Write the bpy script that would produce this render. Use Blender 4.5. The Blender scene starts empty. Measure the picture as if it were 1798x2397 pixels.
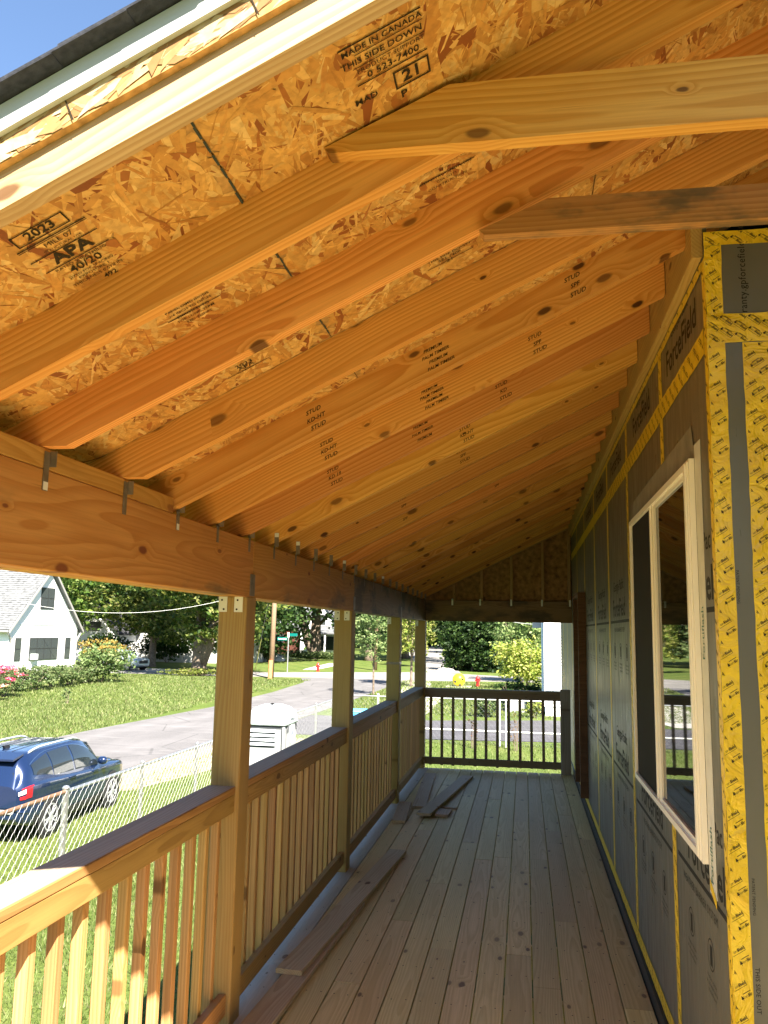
import bpy, math, random
from mathutils import Matrix, Vector
import numpy as np
R = math.radians
scene = bpy.context.scene
col = scene.collection

# ---------------------------------------------------------------- camera
CAM_H = 1.7674
def camera():
    f, pitch, roll, yaw = 1908.12, .1452, .0189, -.1715
    cy, sy = math.cos(yaw), math.sin(yaw)
    fw, rt, up = Vector((sy, cy, 0)), Vector((cy, -sy, 0)), Vector((0, 0, 1))
    cp, sp = math.cos(pitch), math.sin(pitch)
    fw2, up2 = fw*cp+up*sp, up*cp-fw*sp
    cr, sr = math.cos(roll), math.sin(roll)
    rt3, up3 = rt*cr+up2*sr, up2*cr-rt*sr
    cd = bpy.data.cameras.new('camera')
    cd.sensor_fit = 'VERTICAL'; cd.sensor_height = 36.0; cd.sensor_width = 27.0
    cd.lens = f/2397*36.0
    cd.clip_start = .05; cd.clip_end = 2000
    o = bpy.data.objects.new('camera', cd); col.objects.link(o)
    m = Matrix((rt3, up3, -fw2)).transposed().to_4x4()
    m.translation = (0, 0, CAM_H)
    o.matrix_world = m
    scene.camera = o
camera()

# ---------------------------------------------------------------- sky, sun, exposure
SUN = Vector((.38, -.58, .72)).normalized()
w = bpy.data.worlds.new('World'); scene.world = w; w.use_nodes = True
wn = w.node_tree; bg = wn.nodes['Background']
sky = wn.nodes.new('ShaderNodeTexSky'); sky.sky_type = 'NISHITA'; sky.sun_disc = False
sky.sun_elevation = math.asin(SUN.z); sky.sun_rotation = math.atan2(SUN.x, SUN.y)
sky.air_density = 1.0; sky.dust_density = .45; sky.ozone_density = 3.0; sky.altitude = 200
wn.links.new(sky.outputs[0], bg.inputs[0]); bg.inputs[1].default_value = .058
sl = bpy.data.lights.new('sun', 'SUN'); sl.energy = 4.6; sl.angle = R(.5); sl.color = (1, .92, .8)
so = bpy.data.objects.new('sun', sl); col.objects.link(so)
so.rotation_euler = SUN.to_track_quat('Z', 'Y').to_euler(); so.location = SUN*60
vs = scene.view_settings
vs.view_transform = 'Standard'; vs.look = 'None'; vs.exposure = 2.5; vs.gamma = 1.0; vs.use_curve_mapping = False
cy = scene.cycles
cy.max_bounces = 10; cy.diffuse_bounces = 6; cy.glossy_bounces = 4; cy.transmission_bounces = 4; cy.transparent_max_bounces = 8
cy.use_denoising = True; cy.sample_clamp_indirect = 6.0; cy.caustics_reflective = False; cy.caustics_refractive = False

# ---------------------------------------------------------------- mesh helpers
class MB:
    """collects shapes, builds one mesh object"""
    def __init__(s): s.v = []; s.f = []; s.m = []; s.mi = 0
    def add(s, vs, fs):
        b = len(s.v); s.v += [tuple(p) for p in vs]
        for f in fs: s.f.append(tuple(b+i for i in f)); s.m.append(s.mi)
        return s
    def box(s, a, b):
        x0, y0, z0 = a; x1, y1, z1 = b
        return s.add([(x0,y0,z0),(x1,y0,z0),(x1,y1,z0),(x0,y1,z0),(x0,y0,z1),(x1,y0,z1),(x1,y1,z1),(x0,y1,z1)],
              [(0,3,2,1),(4,5,6,7),(0,1,5,4),(1,2,6,5),(2,3,7,6),(3,0,4,7)])
    def prism(s, pts, d):
        n = len(pts); d = Vector(d)
        A = [Vector(p) for p in pts]
        return s.add(A+[p+d for p in A], [tuple(range(n-1,-1,-1)), tuple(range(n,2*n))]+[(i,(i+1)%n,n+(i+1)%n,n+i) for i in range(n)])
    def tube(s, pts, r, n=8, cap=True, taper=None):
        P = [Vector(p) for p in pts]; base = len(s.v); rings = []
        prev = None
        for i, p in enumerate(P):
            t = (P[min(i+1,len(P)-1)]-P[max(i-1,0)]).normalized()
            if prev is None:
                a = t.cross(Vector((0,0,1)));
                if a.length < .05: a = t.cross(Vector((1,0,0)))
            else: a = prev - t*prev.dot(t)
            a.normalize(); prev = a; b = t.cross(a)
            rr = r if taper is None else taper[i]
            rings.append([p+(a*math.cos(2*math.pi*k/n)+b*math.sin(2*math.pi*k/n))*rr for k in range(n)])
        vs = [q for g in rings for q in g]; fs = []
        for i in range(len(P)-1):
            for k in range(n):
                k2 = (k+1) % n; fs.append((i*n+k, i*n+k2, (i+1)*n+k2, (i+1)*n+k))
        if cap: fs.append(tuple(range(n-1,-1,-1))); fs.append(tuple((len(P)-1)*n+k for k in range(n)))
        return s.add(vs, fs)
    def lathe(s, prof, c=(0,0,0), n=16, axis='z'):
        vs = []; fs = []
        for r, h in prof:
            for k in range(n):
                a = 2*math.pi*k/n
                if axis == 'z': vs.append((c[0]+r*math.cos(a), c[1]+r*math.sin(a), c[2]+h))
                elif axis == 'y': vs.append((c[0]+r*math.cos(a), c[1]+h, c[2]+r*math.sin(a)))
                else: vs.append((c[0]+h, c[1]+r*math.cos(a), c[2]+r*math.sin(a)))
        for i in range(len(prof)-1):
            for k in range(n):
                k2 = (k+1) % n; fs.append((i*n+k, i*n+k2, (i+1)*n+k2, (i+1)*n+k))
        fs.append(tuple(range(n-1,-1,-1))); fs.append(tuple((len(prof)-1)*n+k for k in range(n)))
        return s.add(vs, fs)
    def mesh(s, name, mats, smooth=False):
        me = bpy.data.meshes.new(name); me.from_pydata(s.v, [], s.f)
        for m in (mats if isinstance(mats, (list, tuple)) else [mats]): me.materials.append(m)
        me.polygons.foreach_set('material_index', s.m)
        if smooth: me.polygons.foreach_set('use_smooth', [True]*len(me.polygons))
        me.update(); return me
    def build(s, name, mats, parent=None, mw=None, smooth=False, label=None):
        return link(name, s.mesh(name, mats, smooth), parent, mw, label)

WM = {}
def link(name, data, parent=None, mw=None, label=None):
    o = bpy.data.objects.new(name, data); col.objects.link(o)
    mw = mw.copy() if mw is not None else Matrix.Identity(4)
    if parent is not None:
        o.parent = parent; pm = WM[parent.name]
        o.matrix_basis = pm.inverted() @ mw
    else: o.matrix_basis = mw
    WM[o.name] = mw
    if label: o['label'] = label
    return o
def tag(o, label=None, cat=None, group=None, kind=None):
    if label: o['label'] = label
    if cat: o['category'] = cat
    if group: o['group'] = group
    if kind: o['kind'] = kind
    return o
def thing(name, label, cat, loc=(0,0,0), rz=0, group=None):
    m = Matrix.Translation(loc) @ Matrix.Rotation(rz, 4, 'Z')
    o = link(name, None, None, m); o.empty_display_size = .1
    return tag(o, label, cat, group)
def copy_tree(o, mw, parent=None):
    """copy a thing with parts and sub-parts; mw = new world matrix of the root"""
    c = o.copy(); col.objects.link(c)
    if parent is None: c.matrix_basis = mw
    else: c.parent = parent; mw = WM[parent.name] @ o.matrix_basis
    WM[c.name] = mw
    for ch in list(o.children): copy_tree(ch, None, c)
    return c
_bm = {}
def board(name, parent, p0, p1, wdt, thk, up, mat, ch=.003, mats2=None, label=None):
    """a sawn board: local x runs along its length, y across the width, z through the thickness
    up = direction of local z (thickness)."""
    p0, p1 = Vector(p0), Vector(p1); L = (p1-p0).length; X = (p1-p0).normalized()
    Zd = Vector(up); Zd = (Zd-X*Zd.dot(X)).normalized(); Yd = Zd.cross(X)
    mw = Matrix((X, Yd, Zd)).transposed().to_4x4(); mw.translation = (p0+p1)/2
    key = (round(L,3), round(wdt,4), round(thk,4), ch, mat.name, mats2.name if mats2 else '')
    if key not in _bm:
        m = MB(); h, a, b = L/2, wdt/2, thk/2
        sec = [(-a+ch,-b),(a-ch,-b),(a,-b+ch),(a,b-ch),(a-ch,b),(-a+ch,b),(-a,b-ch),(-a,-b+ch)]
        n = 8
        m.add([(-h,y,z) for y,z in sec]+[(h,y,z) for y,z in sec], [tuple(range(n-1,-1,-1)), tuple(range(n,2*n))])
        for i in range(n):
            m.mi = 1 if (mats2 and i in (4,)) else 0
            m.add([], []); m.f.append((i,(i+1)%n,n+(i+1)%n,n+i)); m.m.append(m.mi)
        _bm[key] = m.mesh(name, [mat, mats2] if mats2 else [mat])
    return link(name, _bm[key], parent, mw, label)

# ---------------------------------------------------------------- materials
class NT:
    def __init__(s, name, rough=.6, spec=.3):
        s.mat = bpy.data.materials.new(name); s.mat.use_nodes = True
        s.t = s.mat.node_tree; s.b = s.t.nodes['Principled BSDF']; s.out = s.t.nodes['Material Output']
        s.b.inputs['Roughness'].default_value = rough; s.b.inputs['Specular IOR Level'].default_value = spec
    def n(s, kind, **kw):
        nd = s.t.nodes.new('ShaderNode'+kind)
        for k, v in kw.items(): setattr(nd, k, v)
        return nd
    def l(s, a, b): s.t.links.new(a, b)
    def val(s, sock, v):
        if hasattr(v, 'is_output') or isinstance(v, bpy.types.NodeSocket): s.l(v, sock)
        else: sock.default_value = v
    def math(s, op, a, b=None, c=None, clamp=False):
        nd = s.n('Math', operation=op); nd.use_clamp = clamp
        for i, x in enumerate((a, b, c)):
            if x is not None: s.val(nd.inputs[i], x)
        return nd.outputs[0]
    def vmath(s, op, a, b=None):
        nd = s.n('VectorMath', operation=op); s.val(nd.inputs[0], a)
        if b is not None: s.val(nd.inputs[1], b)
        return nd.outputs[0]
    def mix(s, fac, a, b, blend='MIX'):
        nd = s.n('Mix', data_type='RGBA', blend_type=blend)
        s.val(nd.inputs[0], fac)
        for i, x in ((6, a), (7, b)):
            s.val(nd.inputs[i], x if isinstance(x, bpy.types.NodeSocket) else (*x, 1) if len(x) == 3 else x)
        return nd.outputs[2]
    def ramp(s, fac, stops, interp='LINEAR'):
        nd = s.n('ValToRGB'); cr = nd.color_ramp; cr.interpolation = interp
        while len(cr.elements) < len(stops): cr.elements.new(.5)
        for e, (p, c) in zip(cr.elements, stops): e.position = p; e.color = (*c, 1) if len(c) == 3 else c
        s.val(nd.inputs[0], fac); return nd.outputs[0]
    def noise(s, vec, scale=1., detail=2., rough=.5, dist=0.):
        nd = s.n('TexNoise'); 
        if vec is not None: s.l(vec, nd.inputs['Vector'])
        nd.inputs['Scale'].default_value = scale; nd.inputs['Detail'].default_value = detail
        nd.inputs['Roughness'].default_value = rough; nd.inputs['Distortion'].default_value = dist
        return nd.outputs[0]
    def maprange(s, v, a, b, c=0., d=1., smooth=True):
        nd = s.n('MapRange', interpolation_type='SMOOTHSTEP' if smooth else 'LINEAR')
        s.val(nd.inputs[0], v)
        for i, x in enumerate((a, b, c, d)): nd.inputs[i+1].default_value = x
        return nd.outputs[0]
    def bump(s, h, strength=.3, dist=.002):
        nd = s.n('Bump'); nd.inputs['Strength'].default_value = strength; nd.inputs['Distance'].default_value = dist
        s.l(h, nd.inputs['Height']); s.l(nd.outputs[0], s.b.inputs['Normal']); return nd
    def color(s, c):
        s.val(s.b.inputs['Base Color'], c if isinstance(c, bpy.types.NodeSocket) else (*c, 1)); return s
    def coords(s, which='Object'):
        return s.n('TexCoord').outputs[which]

def plain(name, c, rough=.6, spec=.3, metal=0., var=0., scale=8., bump=0., coat=0.):
    m = NT(name, rough, spec); m.b.inputs['Metallic'].default_value = metal
    m.b.inputs['Coat Weight'].default_value = coat
    if var or bump:
        nz = m.noise(m.coords(), scale, 4)
        lo = tuple(x*(1-var) for x in c); hi = tuple(min(1, x*(1+var)) for x in c)
        m.color(m.ramp(nz, [(.25, lo), (.75, hi)]))
        if bump: m.bump(nz, bump, .01)
    else: m.color(c)
    return m.mat

def wood(name, light, dark, knot=(.1,.045,.015), freq=120., knots=.35, rough=.62, vary=.18, stain=None, ringamt=.75, warp=.05, saw=0.):
    m = NT(name, rough, .25)
    P = m.coords(); oi = m.n('ObjectInfo').outputs['Random']
    r2 = m.math('FRACT', m.math('MULTIPLY', oi, 7.31)); r3 = m.math('FRACT', m.math('MULTIPLY', oi, 13.77)); r4 = m.math('FRACT', m.math('MULTIPLY', oi, 29.3))
    sx = m.n('SeparateXYZ'); m.l(P, sx.inputs[0]); x, y, z = sx.outputs
    x = m.math('ADD', x, m.math('MULTIPLY', oi, 37.0))
    def vec(a, b, c):
        cb = m.n('CombineXYZ')
        for i, v in enumerate((a, b, c)): m.val(cb.inputs[i], v)
        return cb.outputs[0]
    # knots
    vo = m.n('TexVoronoi', voronoi_dimensions='2D'); m.l(vec(m.math('MULTIPLY', x, 4.), m.math('MULTIPLY', y, 9.), m.math('MULTIPLY', z, 9.)), vo.inputs['Vector'])
    vo.inputs['Scale'].default_value = 1.
    sc = m.n('SeparateColor'); m.l(vo.outputs['Color'], sc.inputs[0])
    kn_n = m.noise(vec(m.math('MULTIPLY', x, 22.), m.math('MULTIPLY', y, 40.), 0.), 1., 2.)
    kd = m.math('DIVIDE', m.math('ADD', vo.outputs['Distance'], m.math('MULTIPLY', m.math('SUBTRACT', kn_n, .5), .07)), m.math('ADD', m.math('MULTIPLY', sc.outputs[1], .95), .35))
    sel = m.math('LESS_THAN', sc.outputs[0], knots)
    kn = m.math('MULTIPLY', m.maprange(kd, .15, .08), sel)
    halo = m.math('MULTIPLY', m.maprange(kd, .42, .08), sel)
    # rings
    n1 = m.noise(vec(m.math('MULTIPLY', x, .55), m.math('MULTIPLY', y, 3.), m.math('MULTIPLY', z, 3.)), 1., 2.)
    n2 = m.noise(vec(m.math('MULTIPLY', x, 3.), m.math('MULTIPLY', y, 14.), m.math('MULTIPLY', z, 14.)), 1., 2.)
    cyy = m.math('MULTIPLY', m.math('SUBTRACT', r2, .5), .22); czz = m.math('SUBTRACT', m.math('MULTIPLY', r3, -.1), .02)
    dy = m.math('SUBTRACT', y, cyy); dz = m.math('SUBTRACT', z, czz)
    rr = m.math('SQRT', m.math('ADD', m.math('MULTIPLY', dy, dy), m.math('MULTIPLY', dz, dz)))
    rr = m.math('ADD', rr, m.math('MULTIPLY', m.math('SUBTRACT', n1, .5), warp*2))
    rr = m.math('ADD', rr, m.math('MULTIPLY', m.math('SUBTRACT', n2, .5), .006))
    rr = m.math('ADD', rr, m.math('MULTIPLY', halo, .016))
    fr = m.math('FRACT', m.math('MULTIPLY', rr, freq))
    ring = m.maprange(fr, .15, .92); ring = m.math('MULTIPLY', ring, m.maprange(fr, 1.0, .93))
    fib = m.noise(vec(m.math('MULTIPLY', x, 4.), m.math('MULTIPLY', y, 160.), m.math('MULTIPLY', z, 160.)), 1., 3., .6)
    c = m.mix(m.math('MULTIPLY', ring, ringamt), light, dark)
    tone = m.noise(vec(m.math('MULTIPLY', x, .8), m.math('MULTIPLY', y, 9.), m.math('MULTIPLY', z, 9.)), 1., 3.)
    c = m.mix(m.maprange(tone, .35, .75, 0., .5), c, dark)
    hs = m.n('HueSaturation'); m.l(c, hs.inputs['Color'])
    m.l(m.math('ADD', m.math('MULTIPLY', m.math('SUBTRACT', r4, .5), .025), .5), hs.inputs['Hue'])
    m.l(m.math('ADD', m.math('MULTIPLY', m.math('SUBTRACT', oi, .5), 2*vary), 1.), hs.inputs['Value'])
    c = m.mix(m.maprange(fib, .3, .8, 0., .28), hs.outputs[0], tuple(q*.55 for q in dark))
    c = m.mix(m.math('MULTIPLY', halo, .35), c, dark)
    c = m.mix(m.math('MULTIPLY', kn, m.math('ADD', m.math('MULTIPLY', sc.outputs[2], .35), .65)), c, knot)
    crk = m.noise(vec(m.math('MULTIPLY', x, 1.3), m.math('MULTIPLY', y, 60.), m.math('MULTIPLY', z, 60.)), 1., 4., .7)
    c = m.mix(m.maprange(crk, .68, .74, 0., .45), c, tuple(q*.3 for q in dark))
    drt = m.noise(vec(m.math('MULTIPLY', x, 1.7), m.math('MULTIPLY', y, 5.), m.math('MULTIPLY', z, 5.)), 1., 5., .7)
    c = m.mix(m.maprange(drt, .55, .8, 0., .3), c, tuple(q*.45 for q in dark))
    if stain:
        sn = m.noise(vec(m.math('MULTIPLY', x, stain[1]), m.math('MULTIPLY', y, stain[1]*2.5), m.math('MULTIPLY', z, stain[1]*2.5)), 1., 5., .65)
        c = m.mix(m.maprange(sn, stain[2], stain[2]+.14, 0., stain[3]), c, stain[0])
    m.color(c)
    h = m.math('ADD', m.math('MULTIPLY', fib, .6), m.math('MULTIPLY', ring, .4))
    m.bump(h, .22, .0015)
    return m.mat

M = {}
M['rafter'] = wood('pine_rafter', (.74,.395,.115), (.57,.245,.05), knots=.42, freq=95, knot=(.07,.024,.008), vary=.14, ringamt=.9)
M['fly'] = wood('pine_fly_rafter', (.54,.37,.22), (.4,.235,.11), knots=.1, freq=110, vary=.05)
M['tie_stained'] = wood('stained_pine_tie', (.48,.26,.085), (.32,.155,.042), knots=.2, freq=110, vary=.03, stain=((.11,.08,.045), 2.2, .48, .85))
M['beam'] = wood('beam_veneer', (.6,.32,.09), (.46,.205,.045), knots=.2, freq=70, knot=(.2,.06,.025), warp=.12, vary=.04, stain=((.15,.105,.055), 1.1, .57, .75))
M['beam_dark'] = wood('beam_dark_blotched', (.3,.19,.1), (.2,.12,.055), knots=.25, freq=80, warp=.1, vary=.05, stain=((.07,.055,.04), 1.7, .47, .8))  # darker veneer with heavy blotches, for the far spans
M['deck'] = wood('treated_deck_board', (.70,.55,.26), (.55,.4,.165), knots=.26, freq=105, knot=(.19,.115,.055), vary=.16, rough=.55)
M['deck_pale'] = wood('glare_dust_deck_board', (.5,.47,.42), (.4,.37,.32), knots=.15, freq=90, vary=.04, ringamt=.4)  # sky glare and daylight put into the pale colour, along with dust
M['post'] = wood('treated_post', (.42,.30,.11), (.32,.205,.062), knots=.22, freq=130, vary=.06, warp=.03)
M['rail'] = wood('treated_rail', (.44,.25,.09), (.3,.155,.05), knots=.22, freq=85, vary=.1)
M['rail_top'] = wood('shaded_weathered_rail_top', (.4,.335,.25), (.29,.23,.165), knots=.15, freq=80, vary=.06, rough=.8)  # shade and sky reflection put into the grey, with some weathering
M['baluster'] = wood('treated_baluster', (.52,.3,.125), (.35,.18,.062), knots=.1, freq=85, vary=.16, warp=.03)
M['rail_far'] = wood('shaded_far_rail', (.33,.24,.13), (.23,.16,.08), knots=.2, freq=85, vary=.08)  # darker copy of the rail wood, backlit shade put into its colour
M['loose'] = wood('loose_plank', (.52,.39,.25), (.38,.26,.15), knots=.18, freq=100, vary=.1)
M['ledger'] = wood('ledger_board', (.52,.33,.12), (.4,.22,.07), knots=.2, freq=100, vary=.03)
M['stud'] = wood('gable_stud', (.5,.32,.14), (.38,.22,.09), knots=.2, freq=110, vary=.1)
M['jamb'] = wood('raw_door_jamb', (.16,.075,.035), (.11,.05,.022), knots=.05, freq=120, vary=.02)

def osb_mat(name, base):
    m = NT(name, .6, .3)
    at = m.n('Attribute', attribute_name='chip'); P = m.coords()
    nz = m.noise(m.vmath('MULTIPLY', P, (60, 60, 60)), 1., 3.)
    c = m.mix(m.maprange(nz, .35, .75, 0., .35), at.outputs['Color'], (.2,.085,.025))
    m.color(c); m.bump(nz, .2, .001); return m.mat
M['chips'] = osb_mat('osb_strands', None)
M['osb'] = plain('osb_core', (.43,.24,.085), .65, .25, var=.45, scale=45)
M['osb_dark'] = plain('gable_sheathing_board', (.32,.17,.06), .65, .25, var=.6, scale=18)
M['ink'] = plain('stamp_ink', (.035,.025,.015), .7, .1)
M['ink_soft'] = plain('panel_print', (.02,.018,.014), .6, .2)
M['pencil'] = plain('pencil_mark', (.05,.06,.055), .7, .1)
M['panel'] = None
def panel_mat():
    m = NT('coated_wall_panel', .38, .5)
    P = m.coords(); n = m.noise(m.vmath('MULTIPLY', P, (3, 3, 60)), 1., 3.); n2 = m.noise(P, 2.2, 3.)
    n3 = m.noise(m.vmath('MULTIPLY', P, (25, 25, 4)), 1., 4.)
    m.color(m.mix(m.maprange(n2, .3, .7, 0., .5), (.118,.11,.087), (.145,.135,.108)))
    m.l(m.maprange(n3, .2, .8, .26, .46), m.b.inputs['Roughness'])
    m.bump(m.math('ADD', m.math('MULTIPLY', n2, 1.5), m.math('MULTIPLY', n3, .25)), .12, .01); return m.mat
M['panel'] = panel_mat()
def tape_mat():
    m = NT('yellow_seam_tape', .33, .5)
    P = m.coords(); n = m.noise(P, 9., 3., .6, 1.2); n2 = m.noise(P, 40., 2.)
    m.color(m.mix(m.maprange(n, .3, .75), (.84,.58,.022), (.7,.45,.014)))  # fold shading mixed into the yellow along the wrinkle noise
    m.bump(m.math('ADD', n, m.math('MULTIPLY', n2, .2)), .85, .014); return m.mat
M['tape'] = tape_mat()
M['tape_ink'] = plain('tape_print', (.07,.045,.012), .5, .3)
M['flash'] = plain('window_flashing_tape', (.62,.6,.54), .45, .4, var=.12, scale=14, bump=.3)
M['vinyl'] = plain('white_vinyl', (.86,.81,.72), .35, .5)
M['glass'] = plain('window_glass', (.012,.012,.01), .02, .9)
M['screen'] = plain('insect_screen', (.018,.015,.01), .75, .15)
M['metal'] = plain('galvanised_steel', (.5,.5,.48), .38, .5, metal=.85, var=.2, scale=30)
M['metal_dull'] = plain('weathered_steel', (.24,.2,.15), .5, .4, metal=.5, var=.3, scale=30)
M['tagwhite'] = plain('white_metal_plate', (.78,.78,.74), .45, .4)
M['hole'] = plain('dark_hole', (.02,.02,.02), .8, .1)
M['wire'] = plain('chain_link_wire', (.36,.37,.37), .45, .4, metal=.6)
M['rust'] = plain('rusty_pipe', (.24,.14,.085), .6, .3, metal=.3, var=.3, scale=40)
M['drip'] = plain('white_drip_edge', (.46,.48,.48), .4, .4)
M['shingle'] = plain('dark_shingle', (.032,.034,.042), .85, .2, var=.4, scale=70, bump=.4)
M['fascia'] = plain('raw_fascia', (.5,.34,.17), .6, .3, var=.15)
M['black'] = plain('black_base', (.018,.016,.014), .5, .4)
M['concrete'] = plain('concrete_pad', (.45,.43,.39), .8, .2, var=.12, scale=3)
M['soil'] = plain('bare_soil', (.16,.11,.07), .9, .1, var=.35, scale=6)

# ================================================================= PORCH GEOMETRY
GZ = -1.2                                   # lawn level before scaling about the camera (see CAM_SCALE below); deck surface is z = 0
CAM_SCALE, CAM_SCALE_DROP = 1.37, -.656               # the surroundings are scaled up about the camera position, their lawn 2.3 m below the deck
HZ = GZ*CAM_SCALE+CAM_SCALE_DROP                      # lawn level after that scaling
PX = -1.31                                  # inner face of posts and beam
SL, ZB0 = .495, 2.222                        # roof slope, underside of rafters at x = PX
WX = .618                                   # porch-side wall plane
CY = 2.79                                   # front wall plane
zb = lambda x: ZB0 + SL*(x-PX)
RD = .143                                   # plumb depth of a rafter
rng = random.Random(7)

# ---- deck
deck = thing('porch_deck', 'long porch deck of greenish treated boards running to the far railing', 'deck')
pitch = .1425; x0 = .0302
yend = 11.07
joints = [4.35, 6.9, 9.2, 5.3, 7.9, 3.6, 6.1, 8.6, 4.9, 7.3]
for k in range(-10, 13):
    xa = x0+k*pitch+.003; xb = x0+(k+1)*pitch-.0032
    if k >= 4: ys = [-.7, 2.74]
    else:
        j1 = joints[(k*3+1) % 10]; ys = [-.7, j1-2.4 if j1-2.4 > .3 else 1.2, j1, min(j1+3.3, 10.2), yend]
        if yend-ys[-2] < 1.0: ys.pop(-2)
    for a, b in zip(ys[:-1], ys[1:]):
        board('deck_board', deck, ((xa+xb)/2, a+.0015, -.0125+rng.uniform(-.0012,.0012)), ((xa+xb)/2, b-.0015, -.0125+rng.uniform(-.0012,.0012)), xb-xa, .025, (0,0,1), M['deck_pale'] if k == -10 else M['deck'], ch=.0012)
for name, a, b in (('rim_joist', (-1.36,-.7,-.125), (-1.36,yend-.05,-.125)), ('rim_joist', (-1.36,yend-.045,-.125), (.6,yend-.045,-.125)), ('rim_joist', (.575,2.9,-.125), (.575,yend-.08,-.125))):
    board(name, deck, a, b, .19, .038, (1,0,0) if a[0] == b[0] else (0,1,0), M['deck'])
for i in range(18):
    y = -.6+i*.72
    if y < yend-.15: board('deck_joist', deck, (-1.33, y, -.125), (.55 if y > 2.7 else 1.8, y, -.125), .18, .038, (0,1,0), M['deck'])

for y in (-.55, 1.3, 3.8, 6.3, 8.8, 10.95):
    for x in (-1.27, .5): board('support_post', deck, (x, y, HZ-.2), (x, y, -.22), .14, .14, (1,0,0), M['post'])
sv = MB()
for k in range(-10, 4):
    for i in range(20):
        for q in (.035, pitch-.035):
            sx_, sy_ = x0+k*pitch+q+rng.uniform(-.005,.005), 3.4+i*.406+rng.uniform(-.006,.006)
            if sy_ < yend-.03: sv.add([(sx_+.0042*math.cos(a*1.0472), sy_+.0042*math.sin(a*1.0472), .0016) for a in range(6)], [(0,1,2,3,4,5)])
so_ = sv.build('screw_heads', M['hole'], deck); so_['kind'] = 'stuff'
# ---- posts
PY = [1.31, 3.76, 6.207, 8.704, 10.99]
plabels = ['square timber porch post nearest the camera, at the near end of the railing', 'thick square timber porch post nearest in view, beside the blue car',
  'second square porch post, between the portable toilet and the young tree', 'third square porch post with a dark band across it, between the two young trees', 'square timber post at the far left corner of the porch']
posts = []
for i, y in enumerate(PY):
    t = thing('porch_post', plabels[i], 'post', (PX-.07, y+.07, 0), group='porch posts'); posts.append(t)
    board('timber', t, (PX-.07, y+.07, -.02), (PX-.07, y+.07, 1.916), .14, .14, (1,0,0), M['post'], ch=.005)
    for q, dx in ((0, -.118), (1, -.04)):
        if i >= 3 and q == 1: continue
        b = MB(); b.box((PX+dx-.021, y-.004, 1.845), (PX+dx+.021, y-.001, 1.918)); pl = b.build('bracket_plate', M['tagwhite'], t)
        b = MB()
        for hz in (1.858, 1.902): b.lathe([(.005,-.0052),(.005,-.0041)], (PX+dx+rng.uniform(-.008,.008), y, hz), 8, 'y')
        b.build('nail_hole', M['hole'], pl)
    b = MB(); b.box((PX+.001, y+.03, 1.925), (PX+.004, y+.1, 2.03)); b.build('beam_strap', M['metal_dull'], t)
b = MB(); b.box((PX-.142, 8.702, 1.42), (PX+.002, 8.846, 1.445)); b.build('dark_band', M['metal_dull'], posts[3])
t = thing('porch_post', 'short square railing post at the far end beside the house wall', 'post', (.51, 11.03, 0), group='porch posts')
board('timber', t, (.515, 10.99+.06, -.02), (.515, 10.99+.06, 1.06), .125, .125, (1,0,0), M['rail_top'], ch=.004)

# ---- railings
def railing(label, a, b, along, gx):
    """a, b: start/end along the axis; along 'y' (left side) or 'x' (far end)"""
    t = thing('porch_railing', label, 'railing', (PX-.04, a, 0) if along == 'y' else (a, 11.0, 0), group='railing sections of the porch')
    if along == 'y':
        pt = lambda s, off, z: (PX-off, s, z); out = (-1,0,0)
    else:
        pt = lambda s, off, z: (s, 11.0+off, z); out = (0,1,0)
    zt = 1.042 if along == 'y' else 1.03
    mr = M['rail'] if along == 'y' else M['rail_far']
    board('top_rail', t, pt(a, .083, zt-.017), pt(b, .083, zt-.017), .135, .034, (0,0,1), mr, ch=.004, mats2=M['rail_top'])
    board('upper_rail', t, pt(a, .037, zt-.034-.0415), pt(b, .037, zt-.034-.0415), .083, .038, out, mr, ch=.003)
    board('bottom_rail', t, pt(a, .037, .1), pt(b, .037, .1), .089, .038, out, mr, ch=.003)
    n = int((b-a)/.14); st = (b-a)/(n+0.)
    for i in range(n):
        s = a+st*(i+.5)+rng.uniform(-.004,.004); z0 = .043+rng.uniform(-.006,.004); tl = rng.uniform(-.003,.003)
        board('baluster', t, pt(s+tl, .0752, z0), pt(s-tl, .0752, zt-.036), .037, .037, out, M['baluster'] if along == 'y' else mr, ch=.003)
    return t
railing('nearest porch railing section, its near end catching the sun', 1.455, 3.757, 'y', 0)
railing('second porch railing section, in front of the portable toilet', 3.903, 6.204, 'y', 0)
railing('third porch railing section, between the second and third posts', 6.35, 8.701, 'y', 0)
railing('farthest left-side railing section, ending at the corner post', 8.847, 10.987, 'y', 0)
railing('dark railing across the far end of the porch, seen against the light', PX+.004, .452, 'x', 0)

# ---- beams
t = thing('porch_beam', 'long orange veneer beam along the left side carrying the rafters', 'beam', (PX-.07, 6, 1.92))
for a, b, mt in ((1.15, 3.83, 'beam'), (3.834, 6.275, 'beam'), (6.279, 11.13, 'beam_dark')):
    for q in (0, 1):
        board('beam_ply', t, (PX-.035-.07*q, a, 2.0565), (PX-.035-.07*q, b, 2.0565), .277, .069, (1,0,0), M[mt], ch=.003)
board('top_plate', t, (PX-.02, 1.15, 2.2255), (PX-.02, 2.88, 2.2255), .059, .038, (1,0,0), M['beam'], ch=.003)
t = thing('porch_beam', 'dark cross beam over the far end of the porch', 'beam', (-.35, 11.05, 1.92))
board('beam_ply', t, (PX+.002, 11.03, 2.0565), (.615, 11.03, 2.0565), .277, .07, (0,1,0), M['beam_dark'], ch=.003)
for sx in (-.95, -.58, -.17, .23, .59):
    b = MB(); b.box((sx-.012, 10.988, 2.13), (sx+.012, 10.9935, 2.215)); b.build('strap_tag', M['tagwhite'], t)

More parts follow.
